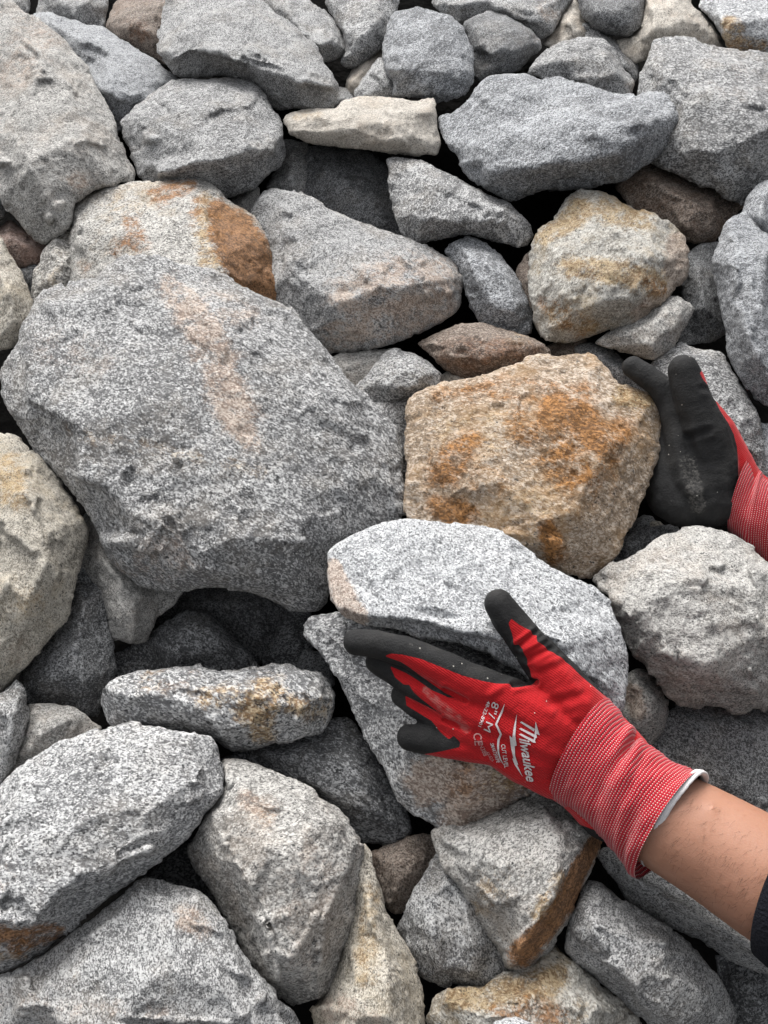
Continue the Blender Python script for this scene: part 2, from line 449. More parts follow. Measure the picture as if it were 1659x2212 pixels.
    if stains:
        A = proj(V)
        for (chn, amt, spec) in stains:
            pl = pts(spec, reg); kk = REG[reg][2]
            fld = np.zeros(len(V))
            for i in range(len(pl)):
                p0 = pl[i]; p1 = pl[i + 1] if i + 1 < len(pl) else pl[i]
                ab = np.array([p1[0] - p0[0], p1[1] - p0[1]])
                tt = np.clip(((A - np.array(p0[:2])) @ ab) / max(ab @ ab, 1e-9), 0, 1)
                dd = np.linalg.norm(A - (np.array(p0[:2]) + tt[:, None] * ab), axis=1)
                rr = (p0[2] + (p1[2] - p0[2]) * tt) * kk
                fld = np.maximum(fld, np.clip(1.5 - dd / rr, 0, 1))
            fld[nf:] *= 0.5
            S4[:, chn] = np.maximum(S4[:, chn], fld * amt)
    at = o.data.color_attributes.new('stain', 'FLOAT_COLOR', 'POINT')
    at.data.foreach_set('color', S4.astype(np.float32).ravel())
    o['label'] = label; o['category'] = 'rock'; o['group'] = GROUP
    ROCKS.append(o)
    return o

def res_faces(cp, cv, ce, oc):
    r = delaunay_2d_cdt(cv, ce, [list(range(len(oc)))], 1, 1e-4)
    return r[2]

#ROCKS-BEGIN
# ---- top rows
rock('big warm speckled grey rock filling the upper left edge', 'warm_granite', -30, 'A',
     '-60,-30 20,-20 50,5 90,40 170,85 215,120 290,190 350,270 395,350 440,430 475,495 490,560 520,640 550,690 552,735 470,750 380,770 310,815 290,860 285,905 240,955 180,990 130,960 70,900 20,850 -10,790 -70,740 -90,400 -90,100',
     '60,120,45 180,230,70 300,360,60 370,450,55 440,550,40|100,460,80 200,500,92 300,585,95 350,560,88 440,600,50|0,640,85 120,720,90 270,800,75 380,740,50 500,680,30|20,790,40 120,855,55 200,890,60 270,880,40', [(0, 0.8, '320,740,50'), (0, 0.5, '150,120,120 60,300,90')])
rock('blue-grey slab with a dark lower face, behind the big upper left rock', 'blue_grey_granite', 45, 'A',
     '130,60 200,45 260,70 310,80 350,100 420,105 480,150 560,200 640,250 680,290 725,325 660,420 560,500 480,540 440,520 380,420 330,300 230,180',
     '230,110,30 330,160,42 460,220,50 570,300,52 660,340,30|380,330,60 405,368,72 470,378,78 540,385,75 600,392,55', tilt=0.9)
rock('small pale grey rock cut off by the top edge, left of the reddish one', 'grey_granite', 100, 'A',
     '140,60 160,0 150,-60 430,-60 442,10 432,60 425,115 360,130 310,105 260,95 200,80', '240,0,40 340,10,45|300,60,45')
rock('sliver of grey rock in the very top left corner', 'grey_granite', 90, 'A', '30,-60 125,-60 122,50 85,60 40,20', '80,0,20')
rock('reddish brown rock at the top edge, left of the large grey rock', 'brown_granite', 90, 'A',
     '440,60 470,10 520,-30 680,-40 760,60 740,220 670,265 640,250 540,205 480,165 425,110', '520,40,40 640,20,40|500,110,45 600,130,50', [(1, 0.5, '560,120,60')])
rock('large grey rock at the top edge with a dark overhanging underside', 'grey_granite', -15, 'A',
     '690,-60 665,20 640,130 640,200 665,250 710,310 760,318 900,312 1010,330 1050,370 1090,430 1130,450 1350,440 1365,400 1375,345 1340,290 1310,250 1290,190 1230,140 1180,90 1100,40 1060,0 1000,-60',
     '780,0,30 850,40,45 1000,60,45|660,195,42 690,225,70 760,205,85 890,210,92 960,250,95 1010,262,85 1050,300,80 1200,330,85 1290,338,70 1345,350,40|770,90,60 870,120,72 1000,150,75 1060,80,40|1150,200,62 1250,260,60|720,280,20 900,290,22 1100,400,20 1250,420,20', strata=(0.5, 0.0008))
rock('grey rock at the top edge tucked behind the right end of the large overhanging rock', 'grey_granite', 60, 'A',
     '980,-60 1180,-60 1240,-5 1280,20 1340,60 1390,130 1412,195 1400,225 1330,255 1270,260 1160,180 1050,80',
     '1150,30,40 1230,140,55 1290,180,60 1340,168,55 1395,195,20')
rock('pale grey rock with darker right face at the top edge, left of the grey block', 'grey_granite', 60, 'A',
     '1315,20 1330,-60 1620,-60 1615,20 1600,90 1580,170 1540,210 1450,270 1410,280 1375,255 1400,200 1385,140 1350,70',
     '1380,40,30 1470,20,45 1560,40,30|1400,130,45 1490,120,62 1530,80,50|1485,190,45 1420,210,40')
rock('small pale pinkish rock wedged low in the gap left of the grey block', 'pale_granite', 105, 'A', '1395,360 1405,315 1440,255 1510,210 1570,190 1580,270 1520,350 1440,410', '1470,280,30 1430,330,30')
rock('thin dark grey rock showing under the right end of the large overhanging rock', 'grey_granite', 120, 'A', '1330,430 1370,345 1430,370 1450,420 1400,450', '1390,400,20')
rock('upright grey block with a cracked ledge in the top middle', 'blue_grey_granite', 5, 'B',
     '100,180 120,90 140,50 240,25 290,40 380,65 430,110 440,150 465,200 468,330 440,380 380,400 310,420 260,395 130,395 140,330 110,300 95,230',
     '160,90,35 280,90,42 390,130,38|110,240,30 130,280,55 230,283,66 330,292,66 440,325,40|180,190,55 300,180,60 420,210,40|180,320,45 320,330,50|220,370,35 330,385,30')
rock('grey rock leaning under the left side of the upright grey block', 'grey_granite', 50, 'B', '-20,370 30,300 80,230 150,250 200,380 120,420 -10,410', '70,300,35 110,340,35')
rock('dark grey rock with a pale lit top, right of the upright grey block', 'dark_granite', 45, 'B',
     '425,95 470,65 530,42 590,50 620,75 650,85 690,115 735,160 745,195 690,240 650,290 560,310 490,335 455,310 450,200',
     '470,110,35 540,100,45 610,110,50 690,130,30|500,180,55 600,190,66 680,190,45|560,260,40 630,240,40', [(0, 0.35, '715,160,30')])
rock('long grey rock along the top edge behind the dark pale-topped rock', 'grey_granite', 75, 'B',
     '295,20 310,-60 860,-60 870,0 830,50 805,100 790,130 745,165 690,160 620,110 530,80 470,90 400,95 350,55',
     '400,20,35 520,0,45 660,-10,45 780,20,35|620,60,50 720,90,50 790,90,25', [(0, 0.5, '770,40,60')])
rock('pale beige rock squeezed between the long top-edge rock and the dark round one', 'pale_granite', 95, 'B', '745,180 800,110 830,40 870,-20 910,40 950,150 880,190 800,200', '850,90,35 880,130,30')
rock('dark rounded rock at the top edge, right of centre', 'dark_granite', 45, 'B', '875,-60 890,20 910,75 950,110 1020,145 1090,152 1140,115 1158,60 1160,-60', '960,30,50 1080,20,50|980,90,40 1090,100,40', sm=10)
rock('narrow grey rock below the dark rounded one at the top', 'grey_granite', 100, 'B', '895,90 960,95 1020,140 1080,200 1130,250 1138,290 1115,340 1050,330 980,220 920,170', '1000,170,35 1080,260,35')
rock('grey rock with a pale right face and darker left face, above the pointed blue-grey slab', 'grey_granite', 30, 'B',
     '680,300 720,240 770,190 830,165 900,150 990,155 1030,190 1060,250 1080,290 1122,325 1105,400 1050,410 950,390 840,350 760,330',
     '840,195,45 865,250,60 890,320,55|930,180,45 1010,220,45 1060,300,45 1090,340,20|760,250,35', [(0, 0.6, '1100,350,30')])
rock('beige rock at the top right with a rounded right shoulder', 'pale_granite', 70, 'B',
     '1040,160 1090,160 1140,110 1160,40 1170,-60 1330,-60 1350,20 1400,60 1450,120 1478,190 1420,230 1300,200 1190,230 1120,260 1060,220',
     '1180,40,40 1280,20,50 1350,60,45 1420,130,30|1130,170,20 1200,110,55 1300,120,50')
rock('whitish rock with an ochre streak in the top right corner', 'light_granite', 45, 'B',
     '1380,30 1400,-60 1720,-60 1720,240 1600,230 1500,215 1475,150 1430,80',
     '1440,10,20 1560,-20,30|1470,80,50 1560,88,62 1640,75,62 1720,70,62|1480,140,40 1600,150,45 1700,160,45', [(2, 0.95, '1500,95,35 1545,110,30'), (2, 0.8, '1490,160,40 1620,195,40'), (1, 0.5, '1510,180,25 1640,190,25')])
rock('big grey rock on the upper right edge beside the tip of the pointed blue-grey slab', 'grey_granite', 0, 'B',
     '1175,220 1200,165 1230,147 1340,145 1400,180 1480,195 1590,210 1720,225 1720,720 1600,775 1560,832 1480,800 1440,760 1380,760 1300,720 1240,690 1175,650 1150,520 1130,380 1135,310',
     '1190,235,35 1215,290,60 1290,330,85 1370,392,98 1450,362,100 1520,372,105 1610,425,110 1720,480,110|1260,200,40 1400,240,60 1600,290,75|1300,480,75 1400,520,95 1500,600,95 1600,650,80|1230,600,40 1350,680,50 1470,730,45', [(0, 0.25, '1500,300,150')])
rock('large pointed blue-grey slab with its raised tip on the right', 'blue_grey_granite', -30, 'B',
     '325,480 400,440 450,400 465,360 520,310 600,292 680,295 730,315 810,308 870,330 950,350 1040,380 1130,390 1190,370 1240,357 1290,365 1312,400 1305,500 1250,590 1180,660 1090,725 1000,750 900,765 800,770 700,785 610,812 550,780 480,740 420,690 405,640 370,600 335,560',
     '500,380,40 620,370,50 760,380,55 900,420,62|430,660,45 500,640,70 640,580,88 780,530,98 870,505,105 940,520,112 1000,550,115 1100,510,100 1200,480,85 1290,470,50|590,490,52 700,460,50 820,450,62|1010,450,75 1140,430,70 1250,400,50|520,720,60 700,690,85 900,650,95 1050,640,85 1170,590,60|640,780,20 900,735,30 1090,690,30', sm=5)
rock('flat pale beige slab lying across the upper middle', 'pale_granite', -25, 'F',
     '610,258 622,245 665,236 725,234 735,220 790,206 850,210 900,218 935,213 943,240 945,280 955,310 945,335 905,338 830,330 740,318 660,308 628,290',
     '625,262,18 690,252,34 760,246,44 850,240,46 930,235,28|640,280,28 700,288,38 770,300,42 850,305,42 930,315,22|740,270,46 860,275,50', [(2, 0.5, '640,252,12 690,245,10')], roll=8)
rock('grey rock with slanting creases, above the rust-sided rock', 'grey_granite', 5, 'A',
     '485,500 560,420 640,355 720,320 800,315 900,312 1010,325 1050,350 1080,390 1105,440 1140,500 1150,560 1165,630 1140,670 1090,705 1040,760 935,802 880,800 840,780 720,765 600,760 555,715 540,650 510,590 490,550',
     '560,470,40 660,410,50 800,375,52 960,370,48 1040,400,36|600,560,62 700,540,72 790,480,80 860,450,78 980,430,74|640,690,66 665,620,46 720,570,60 800,520,68 900,480,72 1010,440,60|650,695,80 800,655,98 980,620,100 1100,600,70|800,590,90 1000,530,88 1100,520,55|720,740,45 880,730,52 1050,690,40')
rock('rock with a rust-brown right side and rusty spots on its pale top, left of centre', 'buff_granite', 0, 'A',
     '275,1000 285,900 290,840 310,810 390,765 450,745 560,735 660,730 730,717 810,720 860,745 910,790 960,830 1020,870 1060,910 1090,980 1105,1040 1120,1110 1150,1180 1155,1230 1000,1290 800,1300 500,1290 280,1220',
     '310,850,24 400,800,26 560,770,26 700,755,26 790,742,26|812,775,44 826,860,76 845,980,104 875,1100,122 915,1180,112|320,1000,50 480,980,80 620,960,90 740,900,84|400,1100,70 650,1100,110|900,830,38 1000,920,42 1070,1080,40', 
     [(1, 1.7, '885,850,40 940,940,85 1020,1070,95 1090,1190,75'), (1, 0.75, '640,790,50 770,745,35'), (1, 0.5, '800,830,50 780,900,30'), (1, 0.62, '530,900,40 560,980,50 470,1010,40'), (2, 0.7, '840,830,60 850,950,70 860,1100,60'), (2, 0.35, '500,820,120'), (1, 0.4, '340,1090,40')], strata=(1.9, 0.0009))
rock('narrow pale grey rock pressed against the left flank of the rust-sided rock', 'buff_granite', 30, 'A', '175,1010 230,950 300,895 330,1000 320,1150 200,1270 120,1240 130,1140 140,1090 160,1070', '220,1030,40 260,1060,45|180,1130,35 240,1160,35')
rock('small pinkish rock below the big upper left rock', 'pink_granite', 90, 'A', '-60,950 0,920 40,885 80,920 190,985 190,1060 90,1090 30,1070 -50,1040', '30,960,35 110,1000,35')
rock('small dark grey rock showing beneath the pinkish one at left', 'dark_granite', 120, 'A', '60,1090 170,1040 170,1110 140,1200 90,1190', '120,1110,25')
rock('small dark rock on the left edge under the big upper left rock', 'dark_granite', 30, 'A', '-60,740 0,765 30,800 36,840 15,880 -60,930', '-20,830,30')
rock('yellowish grey speckled rock on the left edge, left of the huge grey rock', 'tan_granite', 0, 'A', '-90,900 0,955 50,1040 80,1090 110,1150 140,1240 130,1330 60,1400 -90,1460', '-20,1060,40 40,1180,55 60,1290,45', [(0, 0.3, '0,1100,60')])
rock('grey rock with a pinkish pale lower face, in the middle of the pile', 'grey_granite', 40, 'F',
     '535,470 545,440 560,420 590,403 640,415 720,453 780,480 830,496 890,515 940,537 985,567 1003,605 1000,655 985,680 940,705 870,735 790,757 715,764 650,730 600,680 570,600 555,520',
     '580,440,30 660,470,44 760,505,50 860,530,50 950,560,34|620,560,62 720,575,74 800,570,84 880,556,80 960,570,50|640,640,60 720,660,82 820,640,98 920,630,88 980,630,40|720,720,45 830,710,55 930,680,45', [(0, 0.65, '760,640,60 850,590,50 950,590,50 940,660,60 800,700,60 720,720,40')])
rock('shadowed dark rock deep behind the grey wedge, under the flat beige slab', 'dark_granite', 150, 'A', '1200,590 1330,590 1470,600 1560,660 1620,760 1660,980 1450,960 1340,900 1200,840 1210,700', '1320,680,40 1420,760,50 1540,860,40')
rock('small grey rock in the shade right of the creased grey rock', 'grey_granite', 130, 'A', '1150,560 1250,580 1260,690 1240,800 1130,790 1070,760 1120,680', '1190,650,30 1170,720,35')
rock('tiny pale rock in the notch above the pile\'s middle grey rock', 'warm_granite', 110, 'A', '900,830 940,800 1050,750 1060,830 1020,880 950,880', '990,800,20')
rock('grey wedge-shaped rock with a dark right face, below the flat beige slab', 'grey_granite', 15, 'B',
     '110,640 180,635 260,650 340,690 430,730 500,780 600,815 640,850 700,910 710,950 690,990 670,1003 590,990 500,965 440,952 350,967 230,987 180,950 150,890 125,780 118,700',
     '150,680,25 250,700,40 350,760,52 470,820,58 580,838,45|180,870,45 300,880,62 400,910,55 460,935,40 540,885,60 590,835,48|250,950,20 350,945,22|610,910,40 660,950,25')
rock('quartz-streaked rock with golden stains and a pinkish right edge, right of centre', 'gold_granite', 10, 'B',
     '690,1010 715,955 740,920 800,870 850,800 900,765 990,770 1050,800 1120,840 1200,870 1260,910 1320,960 1335,1010 1340,1080 1320,1130 1300,1147 1270,1217 1190,1297 1100,1332 1000,1347 920,1377 830,1395 740,1377 715,1337 700,1257 690,1180 685,1090',
     '770,950,35 850,900,45 950,850,38 1060,880,45 1180,930,42 1260,990,35|760,1040,55 880,1010,72 1000,1000,78 1130,1040,80 1260,1060,50|740,1200,50 860,1180,82 1000,1160,92 1130,1170,85 1250,1150,45|780,1320,40 900,1300,55 1040,1280,55 1180,1240,45', 
     [(2, 0.9, '740,960,40 820,920,40 900,850,60'), (2, 0.75, '1000,850,60 1150,890,60'), (2, 0.9, '850,1080,50 950,1090,50 1080,1110,60 1200,1150,60'), (1, 0.65, '1180,1150,45 1230,1170,30'), (1, 0.45, '760,1230,50 900,1330,60'), (0, 1.2, '1300,1000,55 1300,1100,60 1240,1210,55 1150,1290,50'), (2, 0.6, '800,1280,60 950,1330,50')], rough=1.35)
rock('thin brown rock edge behind the left side of the golden-stained rock', 'brown_granite', 60, 'D', '635,110 655,50 700,0 740,80 730,260 690,250 660,180', '690,110,25')
rock('brownish rock in shadow beneath the big upper right rock', 'brown_granite', 110, 'B', '1040,750 1180,650 1240,680 1380,740 1460,750 1570,830 1510,890 1480,940 1440,985 1340,990 1290,960 1180,890 1090,840', '1180,740,45 1300,800,60 1420,850,55|1330,920,45 1430,930,35')
rock('dark grey rock on the right edge under the big upper right rock', 'blue_grey_granite', -20, 'B', '1740,700 1620,740 1570,800 1555,860 1580,920 1620,970 1740,1030', '1640,800,45 1630,880,50')
rock('tall blue-grey rock on the right edge, above the raised glove', 'blue_grey_granite', 5, 'B', '1570,850 1490,895 1460,960 1435,1040 1430,1090 1445,1160 1465,1257 1490,1337 1490,1407 1510,1477 1560,1567 1620,1627 1740,1700 1740,960 1640,940',
     '1500,960,45 1480,1060,55 1540,1090,85 1600,1100,90|1560,960,60 1680,1020,75|1520,1200,60 1560,1320,80 1620,1450,80 1700,1560,60')
rock('grey leaf-shaped rock between the middle grey rock and the golden-stained rock', 'blue_grey_granite', 50, 'D', '345,10 385,-25 430,-50 470,-47 520,-20 580,30 640,110 690,200 707,280 702,348 650,355 580,340 500,310 455,240 425,160 400,80', '440,20,35 520,60,52 580,130,58 640,230,50|470,120,50 540,230,50 620,310,30')
rock('reddish brown rock above the tan rock held by the gloves', 'brown_granite', 45, 'D', '235,385 300,345 360,325 420,300 510,297 590,330 680,345 740,375 778,420 775,460 640,520 500,550 420,530 340,490 290,430', '300,385,35 380,370,55 480,350,55 560,368,58 660,378,55 740,405,30|380,440,60 520,440,70 650,430,55', [(1, 0.5, '400,430,80 560,430,90 700,440,60'), (2, 0.4, '650,370,60')])
rock('small grey peaked rock just above the huge grey rock\'s right shoulder', 'grey_granite', 40, 'D', '-60,600 50,490 110,420 150,405 230,425 300,470 345,520 330,570 220,620 100,640 -40,640', '60,530,25 140,470,35 190,470,48 260,510,48|120,560,50 230,560,50')
rock('pale grey rock tucked behind the small peaked rock', 'warm_granite', 85, 'F', '700,780 730,766 780,758 850,752 860,800 800,850 750,840 715,815', '760,785,20 810,780,20')
rock('small pinkish pale rock at the top left corner of the tan rock', 'pale_granite', 80, 'D', '325,520 365,492 430,485 495,505 520,560 400,600 330,570', '400,520,20 450,530,20')
rock('grey rock filling the gap between the huge grey rock and the tan rock', 'grey_granite', 95, 'D', '-60,600 60,575 210,577 260,610 260,1000 180,1060 40,900 -40,700', '80,640,30 170,680,35 180,850,30', tilt=0.3)
rock('pale grey rock jutting out below the golden-stained rock', 'warm_granite', 35, 'D', '950,385 1000,345 1060,310 1150,270 1250,190 1295,185 1340,220 1362,245 1340,290 1310,340 1280,400 1220,452 1180,452 1090,422 1000,402', '1050,350,30 1150,320,48 1250,260,45 1310,250,30|1080,385,30 1180,390,48 1270,330,40')
rock('dark rock in shade between the golden-stained rock and the tall right edge rock', 'dark_granite', 150, 'D', '1280,60 1380,-20 1460,-30 1480,80 1500,270 1500,340 1430,380 1290,400 1300,300 1310,190', '1380,100,40 1400,240,45')
rock('grey rock behind the fingers of the raised glove', 'grey_granite', 80, 'D', '1180,470 1260,400 1310,372 1350,400 1480,420 1500,470 1560,560 1610,640 1640,740 1660,800 1650,930 1600,960 1480,940 1300,860 1220,660', '1290,430,35 1420,470,50 1500,560,60 1580,700,60 1620,820,40|1350,600,60 1480,780,70', [(0, 0.3, '1560,860,60')], hscale=1.0)
rock('grey rock on the right edge behind the red cuff of the raised glove', 'blue_grey_granite', 110, 'D', '1620,700 1740,720 1740,960 1640,960 1600,860', '1690,820,30')
rock('grey rock seen just behind the top right corner of the tan rock', 'grey_granite', 120, 'D', '870,400 930,375 1010,398 1060,440 1120,500 1180,570 1160,640 1060,620 960,520 890,460', '980,430,30 1060,500,35')
rock('small shaded brown rock under the lower tip of the golden-stained rock', 'brown_granite', 130, 'D', '740,400 830,370 930,360 930,420 850,460 760,440', '840,405,20')
# ---- the middle
rock('huge grey speckled rock with a pinkish band, left of the tan rock', 'grey_granite', -75, 'C',
     '5,580 0,520 5,470 40,410 75,370 85,310 135,250 160,200 220,150 280,140 370,130 440,80 480,40 550,15 640,30 700,60 800,80 870,90 950,130 1030,165 1140,215 1190,250 1230,310 1290,370 1350,440 1400,530 1440,570 1500,620 1560,680 1600,720 1620,790 1640,900 1650,980 1645,1060 1620,1140 1540,1200 1440,1240 1370,1250 1325,1245 1325,1297 1330,1397 1320,1437 1280,1462 1180,1457 1100,1412 1000,1382 850,1377 790,1379 720,1392 640,1382 560,1347 490,1307 440,1247 410,1177 390,1137 340,1047 270,970 200,890 140,830 90,740 30,640',
     '200,230,40 330,220,52 440,180,54 560,130,44 680,140,46|850,220,72 960,300,84 1060,430,92 1180,560,92 1330,720,78 1480,840,54 1580,960,30|950,190,48 1100,290,58 1250,440,66 1400,620,66|130,380,48 260,340,62 400,360,66 500,430,88 620,330,74|120,480,60 260,500,70 380,560,86 480,500,92|130,620,62 300,700,98 500,680,112 750,620,118 900,560,108|330,925,94 450,960,108 700,900,122 1000,850,118 1230,860,98|1300,1030,88 1440,1010,62 1560,1040,34|1340,1150,68 1470,1120,44 1560,1120,24|430,1190,80 600,1157,118 740,1130,120 900,1150,124 1000,1185,124 1160,1195,106 1280,1185,80|520,1270,75 700,1290,100 900,1310,104 1100,1340,92 1260,1390,60',
     [(0, 0.75, '690,150,60 790,260,95 860,400,100 910,560,95 970,680,95 1020,780,60'), (0, 0.5, '850,220,90 1000,280,70'), (0, 0.35, '220,400,120 400,450,90'), (0, 0.45, '700,1250,120 500,1270,60'), (2, 0.35, '270,740,40 1060,900,40')], strata=(0.25, 0.0007), facet=0.6)
rock('squarish tan and rusty rock held between the two gloves', 'ochre_granite', -75, 'D',
     '188,760 195,640 220,590 260,570 370,530 500,505 620,480 720,440 800,435 900,420 960,425 990,455 1025,490 1040,530 1110,570 1200,600 1255,625 1255,660 1240,740 1220,800 1200,870 1180,960 1140,1050 1130,1090 1080,1180 1060,1230 1010,1290 940,1345 820,1320 600,1290 400,1240 200,1180 190,1000 195,900',
     '225,640,26 300,600,36 420,565,42 600,530,46 760,490,44 880,480,40 970,490,40 1030,560,52 1100,610,52 1210,640,24|280,780,50 420,720,60 500,690,66 640,640,74 800,620,78 960,640,74 1080,680,62|290,900,52 330,860,66 440,820,74 480,740,72|240,960,34 285,1080,52 300,1180,60|430,960,80 600,850,92 800,820,94 1000,820,86 1160,800,50|560,1050,92 760,1030,96 950,1010,82 1120,980,46|600,1200,84 800,1200,80 960,1180,60 1060,1130,34',
     [(1, 0.5, '330,610,50 600,570,60 900,590,70'), (1, 0.85, '800,640,80 900,700,90 960,780,70'), (1, 0.55, '700,720,120 900,900,140 1050,760,90'), (1, 0.7, '450,780,60 350,900,80'), (1, 0.8, '340,1050,60 430,1080,60'), (1, 0.9, '760,1130,40 800,1230,50'), (1, 0.4, '520,950,120'), (2, 0.45, '400,700,200 800,900,250 600,1100,150'), (2, 0.8, '1080,590,60 1180,620,40')], rough=1.25, hscale=1.0)
rock('pale grey boulder on the right edge below the raised glove', 'warm_granite', -35, 'G',
     '940,335 1010,280 1080,250 1180,190 1260,145 1340,120 1430,115 1520,140 1590,190 1650,260 1720,310 1740,860 1600,862 1540,882 1470,852 1370,862 1290,842 1250,812 1200,740 1150,680 1110,650 1085,600 1060,540 1030,450 1020,400 975,365',
     '1040,340,50 1120,345,72 1210,325,90 1320,300,98 1400,320,102 1480,275,92 1590,290,96 1720,330,100|1180,240,50 1340,190,50 1480,200,48 1580,240,55|1090,480,70 1200,500,100 1350,480,112 1500,480,112 1700,500,112|1130,620,55 1260,640,92 1420,680,98 1600,700,95|1280,780,40 1420,800,45 1580,820,40', [(0, 0.35, '1250,700,150')], strata=(-0.15, 0.0011), rough=1.2)
rock('shaded grey rock between the tan rock and the pale right edge boulder', 'dark_granite', 80, 'G', '960,330 1040,190 1110,130 1170,115 1290,110 1320,180 1200,280 1060,360', '1100,200,30 1170,180,30')
rock('little dark grey rock below the wrist of the raised glove', 'dark_granite', 95, 'G', '1090,140 1115,90 1150,66 1195,75 1215,130 1160,160', '1150,105,20')
rock('little tan rock under the raised glove\'s heel', 'tan_granite', 90, 'G', '1165,130 1185,95 1215,95 1270,130 1280,170 1200,165', '1215,125,15')
rock('light grey boulder under the splayed thumb, its top brightly lit', 'light_granite', -150, 'F',
     '706,1195 720,1180 760,1155 830,1130 880,1121 960,1130 1040,1140 1085,1147 1130,1180 1170,1210 1220,1238 1280,1265 1320,1300 1335,1345 1345,1380 1358,1410 1360,1440 1355,1500 1345,1540 1310,1545 1240,1500 1150,1475 1120,1447 1050,1410 970,1385 900,1376 850,1358 790,1352 770,1342 740,1330 715,1300 708,1250',
     '725,1235,22 745,1290,46 775,1322,60 850,1330,72 910,1342,80 980,1362,86 1060,1375,92 1150,1400,98 1230,1430,92|780,1200,34 880,1170,34 1000,1180,38 1100,1210,44 1200,1270,48 1280,1310,44|800,1270,50 950,1260,62 1100,1290,72 1220,1350,72 1295,1400,58 1320,1470,40|880,1355,28 980,1376,30 1080,1408,40',
     [(0, 1.3, '722,1225,18 730,1270,24 750,1305,26 775,1335,22')], thick=170, rough=0.8, tilt=0.8, hscale=1.0)
rock('tall grey rock beneath the lower glove with a pinkish tan lower face', 'speckled_granite', -30, 'F',
     '652,1375 655,1340 670,1325 720,1322 900,1350 1150,1450 1240,1580 1210,1690 1160,1725 1110,1750 1075,1770 1010,1792 940,1790 905,1767 870,1737 845,1695 820,1650 790,1600 760,1540 735,1480 700,1420 670,1388',
     '690,1360,24 740,1400,46 800,1480,66 850,1560,80 900,1630,98 1010,1650,112 1120,1640,90|720,1350,26 820,1400,52 950,1500,85 1080,1580,100|895,1700,52 1000,1740,72 1014,1700,96 1012,1660,110|1014,1770,40 1080,1720,58',
     [(0, 1.3, '930,1690,50 1000,1660,40 1080,1690,60 1000,1760,50'), (1, 0.45, '1000,1680,70'), (2, 0.6, '1090,1680,60')], hscale=1.0)
rock('small pinkish tan rock between the boulder under the thumb and the red cuff', 'warm_granite', 60, 'G', '1060,830 1085,720 1120,690 1170,700 1220,760 1258,830 1252,910 1212,985 1170,1020 1110,1000 1060,920', '1120,760,30 1180,810,45 1200,890,35|1130,900,35', [(0, 1.0, '1110,800,45 1130,860,40'), (1, 0.35, '1120,830,30')])
rock('broad grey rock face behind the bare wrist on the right', 'dark_granite', 90, 'F', '1400,1620 1430,1550 1480,1500 1560,1490 1720,1490 1720,1830 1620,1820 1520,1760 1430,1690', '1480,1570,40 1600,1560,50 1690,1600,50|1520,1670,50 1650,1730,50', tilt=0.9, rough=0.7)
# ---- left and lower rows
rock('yellowish tan rock on the left edge below the huge grey rock', 'tan_granite', -20, 'F',
     '-50,925 0,933 40,945 90,990 130,1040 170,1100 188,1150 180,1200 160,1290 150,1330 100,1390 50,1450 0,1502 -60,1530 -80,1200',
     '20,980,40 55,1030,68 75,1110,88 110,1150,80 150,1190,50|-40,1060,80 10,1130,95 70,1200,98 120,1240,70|-30,1300,95 40,1330,85 90,1330,55|-20,1420,50 30,1410,45', [(2, 0.7, '20,1010,40 30,1070,40'), (2, 0.4, '60,1300,50'), (0, 0.4, '40,1400,50')])
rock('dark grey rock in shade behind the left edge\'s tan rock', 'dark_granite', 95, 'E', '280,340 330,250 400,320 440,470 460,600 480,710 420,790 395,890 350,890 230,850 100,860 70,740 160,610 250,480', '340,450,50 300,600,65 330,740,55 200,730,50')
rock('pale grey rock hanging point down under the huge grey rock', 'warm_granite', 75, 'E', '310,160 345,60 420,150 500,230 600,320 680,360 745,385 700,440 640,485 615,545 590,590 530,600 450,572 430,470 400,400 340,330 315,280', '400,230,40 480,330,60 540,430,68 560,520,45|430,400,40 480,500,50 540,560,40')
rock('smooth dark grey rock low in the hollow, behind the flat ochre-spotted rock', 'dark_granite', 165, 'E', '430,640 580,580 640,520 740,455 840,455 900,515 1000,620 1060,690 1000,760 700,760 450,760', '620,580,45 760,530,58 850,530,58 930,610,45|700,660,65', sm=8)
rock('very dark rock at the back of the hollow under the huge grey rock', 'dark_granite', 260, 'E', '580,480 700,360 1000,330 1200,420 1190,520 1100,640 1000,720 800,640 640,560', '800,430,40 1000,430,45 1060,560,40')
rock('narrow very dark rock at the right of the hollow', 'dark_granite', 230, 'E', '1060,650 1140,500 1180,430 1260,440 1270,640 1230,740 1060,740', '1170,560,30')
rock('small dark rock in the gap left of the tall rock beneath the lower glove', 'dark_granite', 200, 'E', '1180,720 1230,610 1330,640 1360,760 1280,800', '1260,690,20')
rock('flat ochre-spotted grey rock lying across the lower left hollow', 'speckled_granite', 0, 'E',
     '398,820 410,770 470,725 560,700 700,685 820,680 880,705 1000,690 1110,675 1190,685 1240,705 1290,705 1330,740 1365,800 1350,880 1310,950 1200,980 1100,1000 1000,1025 940,1030 890,1000 860,970 760,960 650,945 560,930 430,925 410,880',
     '430,770,34 520,745,44 640,720,40 800,700,32|560,775,46 640,765,40 760,740,38 880,722,34|440,800,50 540,800,72 640,790,72 740,770,68 860,775,74 980,730,60 1100,700,42 1200,705,38 1290,740,36|600,880,58 760,890,70 860,900,82 940,860,92 1000,830,90|900,960,62 970,1000,46 960,900,84|1080,800,88 1200,800,82 1310,810,50|1080,930,62 1220,900,62',
     [(2, 0.85, '1000,860,80 1080,800,90 1060,950,60'), (2, 0.6, '820,800,60 1290,850,60'), (1, 0.4, '620,750,50 800,730,40'), (2, 0.5, '620,740,70')])
